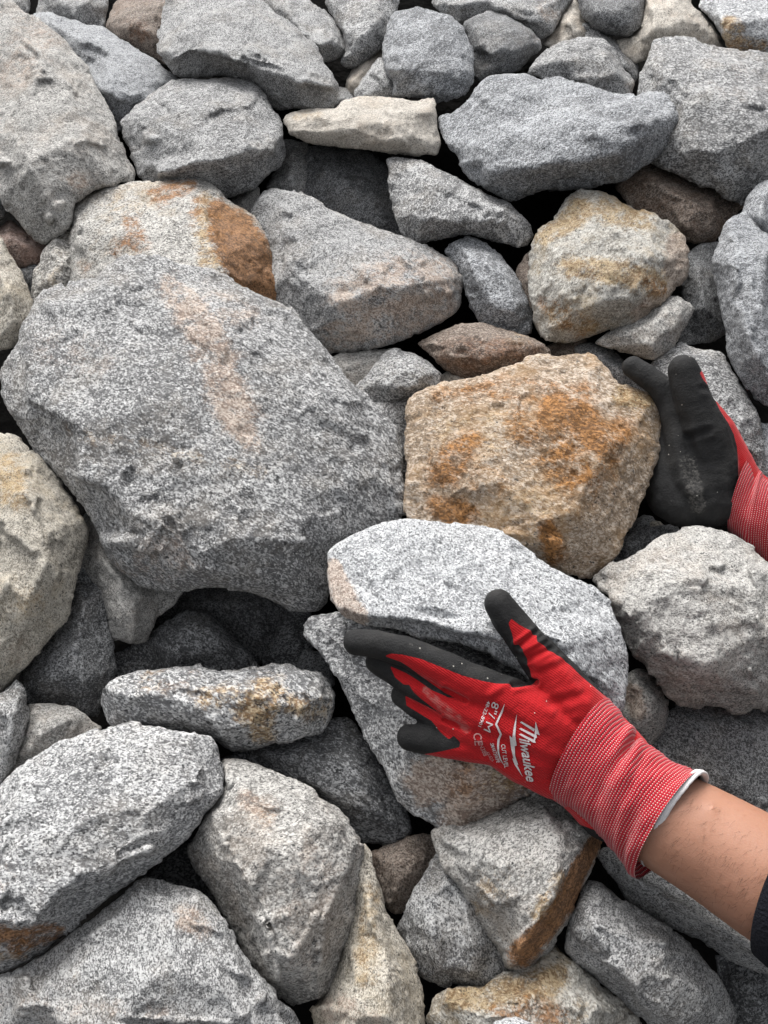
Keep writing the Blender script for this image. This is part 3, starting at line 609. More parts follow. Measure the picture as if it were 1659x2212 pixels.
rock('dark grey rock in shade under the flat ochre-spotted rock', 'dark_granite', 90, 'H', '860,120 1000,70 1200,20 1330,-60 1420,-60 1500,60 1570,190 1640,300 1672,400 1645,445 1590,475 1480,450 1400,420 1340,330 1240,240 1060,160', '1150,100,45 1350,90,60 1450,180,65 1530,330,55|1200,170,50 1380,280,55')
rock('small beige rock in the gap below the left edge\'s tan rock', 'warm_granite', 60, 'E', '0,1180 50,1060 100,950 110,840 200,835 310,848 370,895 420,940 320,1030 180,1100 60,1180', '160,900,40 260,910,45|120,1010,40')
rock('grey rock on the left edge above the flat light rock', 'grey_granite', 25, 'E', '-70,800 0,790 75,735 105,780 116,870 100,980 60,1080 0,1165 -70,1240', '0,850,50 70,830,40 40,980,50')
rock('broad flat light grey rock at lower left with a rusty end', 'speckled_granite', -60, 'H',
     '-60,260 0,215 120,120 230,50 350,0 450,-22 540,-38 620,-23 760,-3 850,17 885,60 910,150 905,220 880,280 830,340 800,390 730,470 650,530 560,590 450,670 330,760 270,820 180,890 80,950 -60,1000',
     '100,200,40 260,120,48 420,60,48 600,40,46 760,60,42 850,80,30|380,120,60 560,150,66 720,150,64 810,170,58 830,230,48|0,350,66 200,320,82 400,300,88 600,290,86 760,300,70|820,300,40 770,390,58 600,490,84 450,545,94 330,575,98 210,650,104 140,770,100 -40,790,104|0,560,92 200,500,96 400,450,94|-40,880,56 100,870,54 220,800,50 400,670,46 600,545,34',
     [(1, 0.85, '-40,830,60 80,850,60 220,810,40'), (2, 0.5, '-20,900,50 100,880,50'), (0, 0.4, '20,590,60')])
rock('big grey rock along the bottom left with a pinkish patch near its peak', 'grey_granite', -25, 'H',
     '-60,1010 0,990 110,940 200,890 290,820 400,740 480,670 540,620 590,590 640,605 700,625 770,635 830,670 880,720 930,790 980,870 1010,940 1050,1000 1120,1080 1190,1130 1215,1200 1230,1300 -60,1300',
     '0,1030,40 200,950,52 400,810,56 560,690,48 600,640,40 680,680,48 760,690,44|790,680,46 860,770,66 930,870,76 990,970,78 1080,1080,74 1140,1200,70|600,770,66 740,800,74 820,840,74|100,1120,76 400,1000,92 700,960,98 900,1000,92|400,1200,110 800,1180,110', [(0, 0.85, '760,750,60 820,800,50'), (0, 0.4, '10,1100,60 650,1140,50'), (2, 0.3, '300,990,30')])
rock('tall pale beige grey rock with a dark left flank in the lower middle', 'warm_granite', 0, 'H',
     '860,300 880,200 905,115 960,108 1040,128 1120,165 1250,210 1290,270 1380,310 1430,380 1472,440 1477,600 1460,700 1430,830 1390,900 1380,1000 1340,1060 1250,1100 1190,1114 1130,1085 1070,1020 1000,920 920,760 850,640 780,560 755,480 790,420 825,350',
     '920,190,40 1040,220,46 1180,250,50 1280,300,48|850,330,56 880,400,84 920,500,100 980,570,100 1045,680,104 1065,800,108 1085,950,96 1170,1070,60|940,290,66 1080,290,78 1230,330,80 1380,380,58|1080,500,112 1250,500,110 1420,520,60|1150,750,116 1300,760,100 1410,750,50|1180,950,96 1300,950,72|800,500,20 900,660,22 1000,840,24', [(0, 0.6, '1080,330,70 1000,280,50'), (0, 0.35, '1300,500,120 1200,900,120'), (2, 0.3, '1080,350,50')])
rock('sliver of dark rock in the gap beside the peak of the bottom left rock', 'dark_granite', 150, 'H', '560,600 700,490 790,420 880,620 900,740 800,700 640,640', '720,570,20 790,600,20')
rock('beige and yellow tinted rock at the bottom edge, right of the tall pale one', 'tan_granite', 15, 'H',
     '1440,500 1475,450 1505,480 1530,600 1570,730 1630,850 1687,960 1707,1050 1722,1140 1730,1300 1290,1300 1255,1130 1330,1040 1370,950 1410,820 1440,650',
     '1480,620,36 1500,760,55 1560,860,58 1640,980,48|1440,900,55 1430,1060,80 1560,1060,90 1650,1120,60|1320,1120,36 1400,1200,80 1600,1230,88', [(0, 0.7, '1360,1120,80 1500,1160,60'), (2, 0.5, '1480,1000,60 1500,650,50')])
rock('small dark brown rock between the tall pale rock and the rust-edged block', 'brown_granite', 110, 'I', '40,490 130,450 250,410 320,420 330,500 300,580 250,650 210,710 150,750 100,700 70,590', '150,530,40 220,540,40|150,640,30')
rock('grey rock with a deep groove down its middle, left of the rust-edged block', 'grey_granite', 60, 'I', '155,800 200,690 250,600 320,490 420,560 520,660 600,820 640,950 580,1010 490,1035 430,1047 390,1022 350,1042 290,1012 250,992 220,920 170,850',
     '260,680,50 300,800,66 310,940,50|370,600,44 385,750,36 385,900,34 388,1000,20|420,700,62 460,850,72 480,970,46')
rock('grey block with a rust-brown right edge below the red cuff', 'warm_granite', -5, 'I',
     '290,400 330,380 440,370 500,350 580,320 650,280 710,240 760,265 850,310 930,380 985,430 980,480 940,560 900,640 870,720 830,800 790,860 750,930 700,970 640,983 590,950 580,900 540,850 480,760 410,650 350,580 310,480',
     '340,430,34 460,430,56 600,400,66 760,350,60 860,370,52|930,400,46 860,500,86 805,620,106 730,760,104 660,860,90 600,935,46|430,540,66 560,520,86 700,500,90|520,700,72 640,680,96|950,470,40 880,640,52 800,780,56 720,910,50|540,440,66 640,490,78', 
     [(1, 1.4, '960,450,30 895,560,38 835,700,40 760,800,40 660,900,55'), (2, 0.6, '820,600,50 740,740,50'), (2, 0.45, '560,620,100 500,700,60')])
rock('long grey rock running beneath the bare forearm to the right edge', 'grey_granite', 60, 'I', '960,500 1000,470 1050,470 1180,540 1400,640 1590,760 1740,860 1740,1020 1600,965 1500,925 1440,885 1400,855 1240,785 1140,725 1080,685 1040,610 1000,560', '1030,520,30 1120,600,60 1260,680,72 1420,770,72 1560,850,70 1700,930,66')
rock('blocky dark speckled grey rock at the lower right', 'grey_granite', 15, 'I', '833,850 840,790 870,730 900,650 920,600 970,598 1020,640 1060,680 1120,710 1240,780 1340,850 1400,920 1450,980 1500,1060 1532,1150 1520,1210 1400,1260 1240,1250 1120,1140 1050,1075 960,1005 880,940 840,900',
     '900,690,40 960,660,48 1040,720,48 1160,790,46 1300,870,44 1420,1000,38|880,800,60 940,780,82 1040,820,90 1150,850,86 1240,850,80|960,920,76 1080,980,96 1250,1030,92 1420,1100,60|1180,1130,76 1350,1180,66')
rock('golden quartz-grained rock at the bottom edge below the rust-edged block', 'gold_granite', 35, 'I', '270,1170 300,1080 370,1040 500,1030 600,960 700,940 760,890 800,865 850,915 920,970 990,1030 1060,1080 1110,1130 1170,1220 1180,1300 270,1300', '360,1090,44 500,1080,55 650,1030,58 780,980,52 860,970,44|480,1170,80 700,1120,92 880,1080,80 1000,1130,60|600,1240,100 900,1230,90', [(2, 0.9, '400,1080,60 620,1060,70 800,1000,60'), (1, 0.6, '680,1110,70 820,1160,60 560,1130,40'), (2, 0.5, '900,1150,80')], rough=1.35)
rock('small blue-grey rock at the bottom edge in front of the golden quartz-grained rock', 'light_granite', -90, 'I', '530,1220 550,1180 590,1160 650,1158 700,1185 710,1260 620,1300 540,1290', '620,1215,25', thick=60)
rock('very dark rock in the bottom right corner', 'dark_granite', 150, 'I', '1440,900 1560,920 1740,1000 1740,1300 1480,1300 1500,1150 1460,1020', '1580,1030,40 1640,1160,40')
#ROCKS-END

#OUT-BEGIN
# ---- the pile goes on beyond the frame: copies of its rocks, wholly outside the picture
def surround():
    rg = np.random.RandomState(12)
    c0 = unproj(CX, CY, D0); dv = unproj(CX, CY - 200, plane_z(CY - 200)) - c0; dv /= np.linalg.norm(dv)
    nr = Vector(np.cross(RIGHT, dv))
    info = []
    for o in ROCKS:
        v = np.zeros(len(o.data.vertices) * 3); o.data.vertices.foreach_get('co', v); v = v.reshape(-1, 3)
        ext = np.ptp(v @ RIGHT), np.ptp(v @ dv)
        if 0.08 < max(ext) < 0.34 and min(ext) > 0.06: info.append((o, v[::7], math.sqrt(ext[0] * ext[1])))
    placed = []
    for v_ in np.arange(-0.62, 1.15, 0.085):
        for u_ in np.arange(-1.15, 0.95, 0.085):
            u, v = u_ + rg.uniform(-0.03, 0.03), v_ + rg.uniform(-0.03, 0.03)
            o, vs, sz = info[rg.randint(len(info))]
            P = c0 + RIGHT * u + dv * v + np.array(nr) * rg.uniform(-0.03, 0.0)
            rot = Matrix.Rotation(rg.uniform(0, 2 * math.pi), 3, nr)
            W = vs @ np.array(rot).T + P
            zz = (W - CAM) @ FWD
            if zz.min() < 0.15: continue
            q = proj(W)
            gap = max(-(q[:, 0].max()), q[:, 0].min() - 1659, -(q[:, 1].max()), q[:, 1].min() - 2212)
            if gap < 10 or gap > 900: continue
            if any(math.hypot(u - a, v - b) < 0.29 * (sz + t) for a, b, t in placed): continue
            placed.append((u, v, sz))
            c = o.copy(); COL.objects.link(c)
            c.location = P; c.rotation_euler = rot.to_euler()
            c['label'] = 'granite rock of the same pile lying beyond the edge of the picture'
    return len(placed)
surround()
#OUT-END

#HANDS-BEGIN
# ------------------------------------------------------------------ person: arms, gloves, jacket
_J = (1100 * 0.632, 1900 * 0.632, 0.30474); REG['J'] = _J
REG['Q'] = (1600 * 0.632, 2370 * 0.632, 300 / 1659 * 0.632)
REG['K'] = (1500 * 0.632, 2200 * 0.632, 0.30474)
REG['M'] = (2025 * 0.632, 1150 * 0.632, 0.22856)

def ico(sub=2):
    bm = bmesh.new(); bmesh.ops.create_icosphere(bm, subdivisions=sub, radius=1)
    v = np.array([x.co[:] for x in bm.verts]); f = [tuple(q.index for q in t.verts) for t in bm.faces]
    bm.free(); return v, np.array(f)
ICO_V, ICO_F = ico(2)

def spheres_mesh(balls, voxel, smooth, name='tmp'):
    """union of balls (centre, radius) as one continuous skin"""
    V = []; Fc = []; n = 0
    for c, r in balls:
        V.append(np.asarray(c) + ICO_V * r); Fc.append(ICO_F + n); n += len(ICO_V)
    o = make_mesh(name, np.concatenate(V), [tuple(map(int, f)) for f in np.concatenate(Fc)], None)
    m = o.modifiers.new('r', 'REMESH'); m.mode = 'VOXEL'; m.voxel_size = voxel
    dg = bpy.context.evaluated_depsgraph_get()
    me = bpy.data.meshes.new_from_object(o.evaluated_get(dg))
    V = np.zeros(len(me.vertices) * 3); me.vertices.foreach_get('co', V); V = V.reshape(-1, 3)
    T = []
    for p in me.polygons:
        q = list(p.vertices)
        for k in range(1, len(q) - 1): T.append((q[0], q[k], q[k + 1]))
    T = np.array(T)
    old = o.data; bpy.data.objects.remove(o); bpy.data.meshes.remove(old); bpy.data.meshes.remove(me)
    e = np.concatenate([T[:, [0, 1]], T[:, [1, 2]], T[:, [2, 0]]]); e = np.concatenate([e, e[:, ::-1]])
    deg = np.bincount(e[:, 0], minlength=len(V)).clip(1)
    for i in range(smooth):
        av = np.stack([np.bincount(e[:, 0], weights=V[e[:, 1], k], minlength=len(V)) / deg for k in range(3)], -1)
        V = V + (av - V) * (0.6 if i % 2 == 0 else -0.3)
    return V, T

def chain_balls(chain, zb, dens=0.28):
    px = zb / F_PX; out = []
    for i in range(len(chain) - 1):
        a = np.array(chain[i], float); b = np.array(chain[i + 1], float)
        L = np.linalg.norm(a[:3] - b[:3]); n = max(1, int(L / (dens * min(a[3], b[3]))))
        for k in range(n + (i == len(chain) - 2)):
            q = a + (b - a) * k / n
            out.append((unproj(q[0], q[1], zb - q[2] * px), q[3] * px))
    return out

def vnormals(V, T):
    fn = np.cross(V[T[:, 1]] - V[T[:, 0]], V[T[:, 2]] - V[T[:, 0]])
    N = np.stack([sum(np.bincount(T[:, k], weights=fn[:, ax], minlength=len(V)) for k in range(3)) for ax in range(3)], -1)
    return N / (np.linalg.norm(N, axis=1)[:, None] + 1e-12)

def sdf_poly(poly, P):
    d = seg_dist(poly, P); return np.where(inside(poly, P), d, -d)

def split_by(V, T, s):
    """cut the triangles where s = 0: returns (V, inside triangles, outside triangles)"""
    V = list(map(tuple, V)); s = list(s); cache = {}
    A, B = [], []
    def cut(i, j):
        k = (min(i, j), max(i, j))
        if k not in cache:
            t = s[i] / (s[i] - s[j]); vi, vj = np.array(V[i]), np.array(V[j])
            V.append(tuple(vi + (vj - vi) * t)); s.append(0.0); cache[k] = len(V) - 1
        return cache[k]
    for t in T:
        t = [int(q) for q in t]; pos = [s[q] > 0 for q in t]; n = sum(pos)
        if n == 3: A.append(tuple(t))
        elif n == 0: B.append(tuple(t))
        else:
            lone = pos.index(n == 1)
            a, b, c = t[lone], t[(lone + 1) % 3], t[(lone + 2) % 3]
            ab, ac = cut(a, b), cut(a, c)
            one, two = (A, B) if n == 1 else (B, A)
            one.append((a, ab, ac)); two.append((ab, b, c)); two.append((ab, c, ac))
    return np.array(V), A, B

def sub_mesh(name, V, T, mat, parent, org, custom_n=None):
    ids = sorted({i for t in T for i in t}); mp = {v: k for k, v in enumerate(ids)}
    o = make_mesh(name, V[ids] - org, [tuple(mp[i] for i in t) for t in T], mat, None)
    o.parent = parent
    if parent is not None and parent.parent is None and parent.location.length == 0: pass
    return o

# materials -------------------------------------------------------
def mat_knit():
    T = NT('red_knit')
    tc = T.n('TexCoord')
    n1 = T.n('TexNoise', i_Scale=900.0, i_Detail=3.0); T.l(tc.outputs['Object'], n1.inputs['Vector'])
    n2 = T.n('TexNoise', i_Scale=45.0, i_Detail=4.0); T.l(tc.outputs['Object'], n2.inputs['Vector'])
    wv = T.n('TexWave', i_Scale=260.0, i_Distortion=1.2, i_Detail=1.0); wv.bands_direction = 'DIAGONAL'
    T.l(tc.outputs['Object'], wv.inputs['Vector'])
    c = T.mix(n1.outputs[0], (0.32, 0.005, 0.008), (0.54, 0.012, 0.016))
    c = T.mix(T.math('MULTIPLY', wv.outputs['Fac'], 0.25), c, (0.25, 0.004, 0.006))
    st = T.n('Attribute', attribute_name='dust'); ss = T.n('SeparateColor'); T.l(st.outputs['Color'], ss.inputs[0])
    dn = T.n('TexNoise', i_Scale=170.0, i_Detail=5.0, i_Roughness=0.75); T.l(tc.outputs['Object'], dn.inputs['Vector'])
    dm = T.math('MULTIPLY', T.step(T.math('MULTIPLY', dn.outputs[0], ss.outputs[0]), 0.30, 0.85), 0.55)
    c = T.mix(dm, c, (0.45, 0.33, 0.29))
    vo = T.n('TexVoronoi', i_Scale=240.0); T.l(tc.outputs['Object'], vo.inputs['Vector'])
    vs = T.n('SeparateColor'); T.l(vo.outputs['Color'], vs.inputs[0])
    sp = T.math('MULTIPLY', T.math('LESS_THAN', vo.outputs['Distance'], 0.11), T.math('GREATER_THAN', vs.outputs[0], 0.93))
    c = T.mix(T.math('MULTIPLY', sp, 0.7), c, (0.75, 0.55, 0.48))
    T.l(c, T.b.inputs['Base Color']); T.b.inputs['Roughness'].default_value = 0.85
    T.b.inputs['Sheen Weight'].default_value = 0.25; T.b.inputs['Sheen Tint'].default_value = (1, 0.5, 0.5, 1)
    T.b.inputs['Specular IOR Level'].default_value = 0.2
    hh = T.math('MULTIPLY_ADD', wv.outputs['Fac'], 0.5, n1.outputs[0])
    bp = T.n('Bump', i_Strength=0.5, i_Distance=0.0008); T.l(hh, bp.inputs['Height']); T.l(bp.outputs[0], T.b.inputs['Normal'])
    return T.m
def mat_foam():
    T = NT('black_foam_coating')
    tc = T.n('TexCoord')
    n1 = T.n('TexNoise', i_Scale=620.0, i_Detail=6.0, i_Roughness=0.7); T.l(tc.outputs['Object'], n1.inputs['Vector'])
    n2 = T.n('TexNoise', i_Scale=50.0, i_Detail=5.0); T.l(tc.outputs['Object'], n2.inputs['Vector'])
    c = T.mix(n1.outputs[0], (0.005, 0.005, 0.0055), (0.022, 0.022, 0.0225))
    st = T.n('Attribute', attribute_name='dust'); ss = T.n('SeparateColor'); T.l(st.outputs['Color'], ss.inputs[0])
    dn = T.n('TexNoise', i_Scale=420.0, i_Detail=5.0, i_Roughness=0.8); T.l(tc.outputs['Object'], dn.inputs['Vector'])
    c = T.mix(T.math('MULTIPLY', T.step(n2.outputs[0], 0.42, 0.75), 0.35), c, (0.055, 0.053, 0.05))
    c = T.mix(T.math('MULTIPLY', T.step(T.math('MULTIPLY', dn.outputs[0], ss.outputs[0]), 0.40, 0.70), 0.6), c, (0.20, 0.19, 0.175))
    vo = T.n('TexVoronoi', i_Scale=190.0); T.l(tc.outputs['Object'], vo.inputs['Vector'])
    vs = T.n('SeparateColor'); T.l(vo.outputs['Color'], vs.inputs[0])
    sp = T.math('MULTIPLY', T.math('LESS_THAN', vo.outputs['Distance'], 0.11), T.math('GREATER_THAN', vs.outputs[0], 0.86))
    c = T.mix(T.math('MULTIPLY', sp, 0.7), c, (0.55, 0.53, 0.48))
    T.l(c, T.b.inputs['Base Color']); T.b.inputs['Roughness'].default_value = 0.72
    T.b.inputs['Specular IOR Level'].default_value = 0.3
    bp = T.n('Bump', i_Strength=0.8, i_Distance=0.0014); T.l(n1.outputs[0], bp.inputs['Height']); T.l(bp.outputs[0], T.b.inputs['Normal'])
    return T.m
def mat_cuff():
    T = NT('red_white_rib_knit')
    uv = T.n('UVMap'); sx = T.n('SeparateXYZ'); T.l(uv.outputs[0], sx.inputs[0])
    tc = T.n('TexCoord')
    nn = T.n('TexNoise', i_Scale=120.0, i_Detail=2.0); T.l(tc.outputs['Object'], nn.inputs['Vector'])
    wob = T.math('MULTIPLY', T.math('SUBTRACT', nn.outputs[0], 0.5), 0.7)
    vr = T.math('MULTIPLY', T.math('ADD', sx.outputs[1], wob), 6.28318)       # uv in rows / stitches
    ur = T.math('MULTIPLY', T.math('ADD', sx.outputs[0], wob), 6.28318)
    row = T.math('MULTIPLY_ADD', T.math('COSINE', vr), 0.5, 0.5)
    dot = T.math('MULTIPLY_ADD', T.math('COSINE', ur), 0.5, 0.5)
    m = T.step(T.math('MULTIPLY', T.math('POWER', row, 1.3), dot), 0.48, 0.82)
    n1 = T.n('TexNoise', i_Scale=800.0, i_Detail=2.0); T.l(tc.outputs['Object'], n1.inputs['Vector'])
    c = T.mix(n1.outputs[0], (0.29, 0.005, 0.014), (0.48, 0.013, 0.026))
    c = T.mix(T.math('MULTIPLY', m, 0.85), c, (0.74, 0.58, 0.54))
    T.l(c, T.b.inputs['Base Color']); T.b.inputs['Roughness'].default_value = 0.9
    T.b.inputs['Specular IOR Level'].default_value = 0.2; T.b.inputs['Sheen Weight'].default_value = 0.2
    hh = T.math('MULTIPLY_ADD', m, 0.6, T.math('MULTIPLY', row, -0.8))
    bp = T.n('Bump', i_Strength=0.8, i_Distance=0.0009); T.l(hh, bp.inputs['Height']); T.l(bp.outputs[0], T.b.inputs['Normal'])
    return T.m
def mat_skin():
    T = NT('skin')
    tc = T.n('TexCoord')
    n1 = T.n('TexNoise', i_Scale=28.0, i_Detail=4.0); T.l(tc.outputs['Object'], n1.inputs['Vector'])
    n2 = T.n('TexVoronoi', i_Scale=900.0); T.l(tc.outputs['Object'], n2.inputs['Vector'])
    n3 = T.n('TexNoise', i_Scale=330.0, i_Detail=3.0); T.l(tc.outputs['Object'], n3.inputs['Vector'])
    c = T.mix(T.step(n1.outputs[0], 0.3, 0.7), (0.32, 0.155, 0.098), (0.36, 0.180, 0.116))
    c = T.mix(T.math('MULTIPLY', T.step(n3.outputs[0], 0.5, 0.8), 0.3), c, (0.26, 0.10, 0.06))
    T.l(c, T.b.inputs['Base Color']); T.b.inputs['Roughness'].default_value = 0.55
    T.b.inputs['Subsurface Weight'].default_value = 0.12; T.b.inputs['Subsurface Radius'].default_value = (0.6, 0.25, 0.12); T.b.inputs['Subsurface Scale'].default_value = 0.006
    bp = T.n('Bump', i_Strength=0.13, i_Distance=0.0005); T.l(T.math('ADD', n2.outputs['Distance'], n3.outputs[0]), bp.inputs['Height']); T.l(bp.outputs[0], T.b.inputs['Normal'])
    return T.m
def mat_plain(name, a, b, scale, rough, bump=0.4, dist=0.001):
    T = NT(name); tc = T.n('TexCoord')
    n1 = T.n('TexNoise', i_Scale=scale, i_Detail=3.0); T.l(tc.outputs['Object'], n1.inputs['Vector'])
    T.l(T.mix(n1.outputs[0], a, b), T.b.inputs['Base Color']); T.b.inputs['Roughness'].default_value = rough
    T.b.inputs['Specular IOR Level'].default_value = 0.25
    bp = T.n('Bump', i_Strength=bump, i_Distance=dist); T.l(n1.outputs[0], bp.inputs['Height']); T.l(bp.outputs[0], T.b.inputs['Normal'])
    return T.m
KNIT, FOAM, CUFF, SKIN = mat_knit(), mat_foam(), mat_cuff(), mat_skin()
HEM = mat_plain('white_hem_fabric', (0.62, 0.60, 0.60), (0.80, 0.78, 0.78), 500, 0.9)
NAVY = mat_plain('navy_knit', (0.0025, 0.003, 0.006), (0.008, 0.009, 0.015), 520, 0.95, 1.0, 0.002)
HAIR = mat_plain('dark_hair', (0.01, 0.008, 0.007), (0.02, 0.015, 0.012), 700, 0.6)
def mat_print():
    T = NT('silver_print'); tc = T.n('TexCoord')
    n1 = T.n('TexNoise', i_Scale=700.0, i_Detail=3.0); T.l(tc.outputs['Object'], n1.inputs['Vector'])
    T.l(T.mix(n1.outputs[0], (0.42, 0.38, 0.38), (0.74, 0.72, 0.72)), T.b.inputs['Base Color']); T.b.inputs['Roughness'].default_value = 0.6
    return T.m
PRINT = mat_print()
FADED = mat_plain('faded_print', (0.40, 0.10, 0.10), (0.55, 0.36, 0.35), 600, 0.8)

def set_dust(o, spec, reg):
    V = np.zeros(len(o.data.vertices) * 3); o.data.vertices.foreach_get('co', V); V = V.reshape(-1, 3)
    W = V + np.array(o.matrix_world.translation) if False else V
    A = proj(W + DUST_ORG)
    fld = np.zeros(len(V))
    pl = pts(spec, reg); kk = REG[reg][2]
    for i in range(max(1, len(pl) - 1)):
        p0, p1 = pl[i], pl[min(i + 1, len(pl) - 1)]
        ab = np.array([p1[0] - p0[0], p1[1] - p0[1]])
        tt = np.clip(((A - np.array(p0[:2])) @ ab) / max(ab @ ab, 1e-9), 0, 1)
        dd = np.linalg.norm(A - (np.array(p0[:2]) + tt[:, None] * ab), axis=1)
        fld = np.maximum(fld, np.clip(1.5 - dd / (p0[2] * kk), 0, 1))
    C = np.stack([fld, fld, fld, np.ones_like(fld)], -1)
    at = o.data.color_attributes.new('dust', 'FLOAT_COLOR', 'POINT'); at.data.foreach_set('color', C.astype(np.float32).ravel())

# body: one continuous skin with both arms ----------------------------
ZL, ZR = 0.512, 0.640
def line3(pl, dens=0.3):
    out = []
    for i in range(len(pl) - 1):
        a, b = np.array(pl[i], float), np.array(pl[i + 1], float)
        n = max(1, int(np.linalg.norm(a[:3] - b[:3]) / (dens * min(a[3], b[3]))))
        for k in range(n + 1):
            q = a + (b - a) * k / n; out.append((q[:3], q[3]))
    return out
def at(x, y, z, r): return tuple(unproj(x, y, z)) + (r,)
pxL = ZL / F_PX
L_wr = at(1330, 1700, ZL - 50 * pxL, 0.029)
L_f1 = at(1462, 1782, ZL - 100 * pxL, 0.0335)
L_f2 = at(1560, 1838, ZL - 135 * pxL, 0.0350)
L_f3 = at(1680, 1912, ZL - 180 * pxL, 0.0375)
L_f4 = at(1850, 2010, ZL - 240 * pxL, 0.040)
L_el = at(2200, 2190, 0.40, 0.042)
R_wr = at(1640, 1105, ZR - 5 * ZR / F_PX, 0.027)
R_f1 = at(1760, 1190, ZR - 20 * ZR / F_PX, 0.033)
R_el = at(2350, 1450, 0.60, 0.042)
L_sh = (0.80, 0.06, 1.16, 0.055); R_sh = (0.84, 0.46, 1.18, 0.055)
neck = (0.88, 0.26, 1.20, 0.055)
balls = line3([L_wr, L_f1, L_f2, L_f3, L_f4, L_el, L_sh, neck, R_sh, R_el, R_f1, R_wr]) + line3([neck, (0.95, 0.26, 0.85, 0.12)])
Vb, Tb = spheres_mesh(balls, 0.0045, 8)
org = unproj(1560, 1838, ZL)
person = make_mesh('person', Vb - org, [tuple(map(int, t)) for t in Tb], SKIN)
person.location = org
person['label'] = 'person reaching in from the right in red and black work gloves, one forearm bare'
person['category'] = 'person'
DUST_ORG = org

# short dark hairs on the bare forearm
def arm_hair():
    rg = np.random.RandomState(4); vs, fs = [], []
    bv = BVHTree.FromPolygons([tuple(v) for v in Vb], [tuple(map(int, t)) for t in Tb])
    for _ in range(220):
        t = rg.rand(); x = 1440 + 240 * t + rg.normal(0, 8); y = 1800 + 140 * t + rg.uniform(-120, 120)
        d = unproj(x, y, 1.0) - CAM; d /= np.linalg.norm(d)
        h = bv.ray_cast(Vector(CAM), Vector(d))
        if h[0] is None: continue
        p = np.array(h[0]); n = np.array(h[1])
        g = RIGHT * rg.uniform(-1.0, -0.2) - UP * rg.uniform(0.2, 1.0); g -= n * (g @ n); g /= np.linalg.norm(g)
        sd_ = np.cross(g, n); L = rg.uniform(0.003, 0.008); cv = rg.uniform(-0.3, 0.3); b = len(vs); wd = 0.00005
        for k in range(4):
            f = k / 3; q = p + g * L * f + sd_ * cv * L * f * f + n * (0.0002 + 0.0007 * math.sin(f * 2.2)); ww = wd * (1 - 0.8 * f)
            vs += [q - sd_ * ww, q + sd_ * ww]
        fs += [(b + 2 * k, b + 2 * k + 1, b + 2 * k + 3, b + 2 * k + 2) for k in range(3)]
    make_mesh('arm_hair', np.array(vs) - org, fs, HAIR, person)
arm_hair()
# jacket sleeves
def tube(sections, n=48, closed=False):
    V = []; Fc = []
    for s in sections: V += [tuple(p) for p in s]
    m = len(sections)
    for i in range(m - 1):
        for k in range(n):
            Fc.append((i * n + k, i * n + (k + 1) % n, (i + 1) * n + (k + 1) % n, (i + 1) * n + k))
    return V, Fc
def ring3(c, axis, r, n=48, ref=(0, 0, 1)):
    axis = np.array(axis) / np.linalg.norm(axis); u = np.cross(axis, ref); u /= np.linalg.norm(u); v = np.cross(axis, u)
    return [np.array(c) + r * (math.cos(t) * u + math.sin(t) * v) for t in np.linspace(0, 2 * math.pi, n, endpoint=False)]
def sleeve(path):
    secs = []
    P = [np.array(p[:3]) for p in path]
    for i in range(len(path)):
        ax = P[min(i + 1, len(P) - 1)] - P[max(i - 1, 0)]
        secs.append(ring3(P[i], ax, path[i][3]))
    return secs
def lerp4(a, b, t): return tuple(np.array(a) + (np.array(b) - np.array(a)) * t)
jv, jf = [], []
def add_tube(secs, n=48):
    V, Fc = tube(secs, n); b = len(jv); jv.extend(V); jf.extend([tuple(i + b for i in f) for f in Fc])
def widen(p, d): return p[:3] + (p[3] + d,)
c0 = at(1692, 1905, ZL - 178 * pxL, 0.0)[:3]
s_l = [c0 + (0.0400,), c0 + (0.0455,), c0 + (0.0475,), at(1745, 1950, ZL - 200 * pxL, 0.0480), widen(L_f4, 0.010), widen(L_el, 0.012), widen(lerp4(L_el, L_sh, 0.5), 0.014), widen(L_sh, 0.02), widen(lerp4(L_sh, neck, 0.6), 0.03)]
P0 = np.array(c0); ax0 = unproj(1779, 1954, ZL - 230 * pxL) - P0; ax0 /= np.linalg.norm(ax0)
s_l[0] = tuple(P0 + ax0 * 0.006) + (0.0385,); s_l[1] = tuple(P0 + ax0 * 0.001) + (0.0425,); s_l[2] = tuple(P0 + ax0 * 0.002) + (0.0450,); s_l[3] = tuple(P0 + ax0 * 0.010) + (0.0465,)
def sleeve_fixed(path, ax_first, k):
    secs = sleeve(path)
    for i in range(k): secs[i] = ring3(path[i][:3], ax_first, path[i][3])
    return secs
add_tube(sleeve_fixed(s_l, ax0, 4))
r0 = lerp4(R_f1, R_el, 0.35); axr = np.array(R_el[:3]) - np.array(R_f1[:3]); axr /= np.linalg.norm(axr)
s_r = [r0[:3] + (0.040,), tuple(np.array(r0[:3]) - axr * 0.003) + (0.045,), tuple(np.array(r0[:3]) + axr * 0.006) + (0.048,), widen(R_el, 0.012), widen(lerp4(R_el, R_sh, 0.5), 0.014), widen(R_sh, 0.02), widen(lerp4(R_sh, neck, 0.6), 0.03)]
add_tube(sleeve_fixed(s_r, axr, 3))
Vt, Tt = spheres_mesh(line3([widen(L_sh, 0.03), widen(neck, 0.035), widen(R_sh, 0.03)]) + line3([widen(neck, 0.03), (0.95, 0.26, 0.85, 0.17)]) + line3([widen(L_sh, 0.03), (0.93, 0.12, 0.85, 0.12)]) + line3([widen(R_sh, 0.03), (0.95, 0.40, 0.85, 0.12)]), 0.012, 8)
b = len(jv); jv.extend(map(tuple, Vt)); jf.extend([tuple(int(i) + b for i in t) for t in Tt])
jacket = make_mesh('jacket', np.array(jv) - org, jf, NAVY, person)

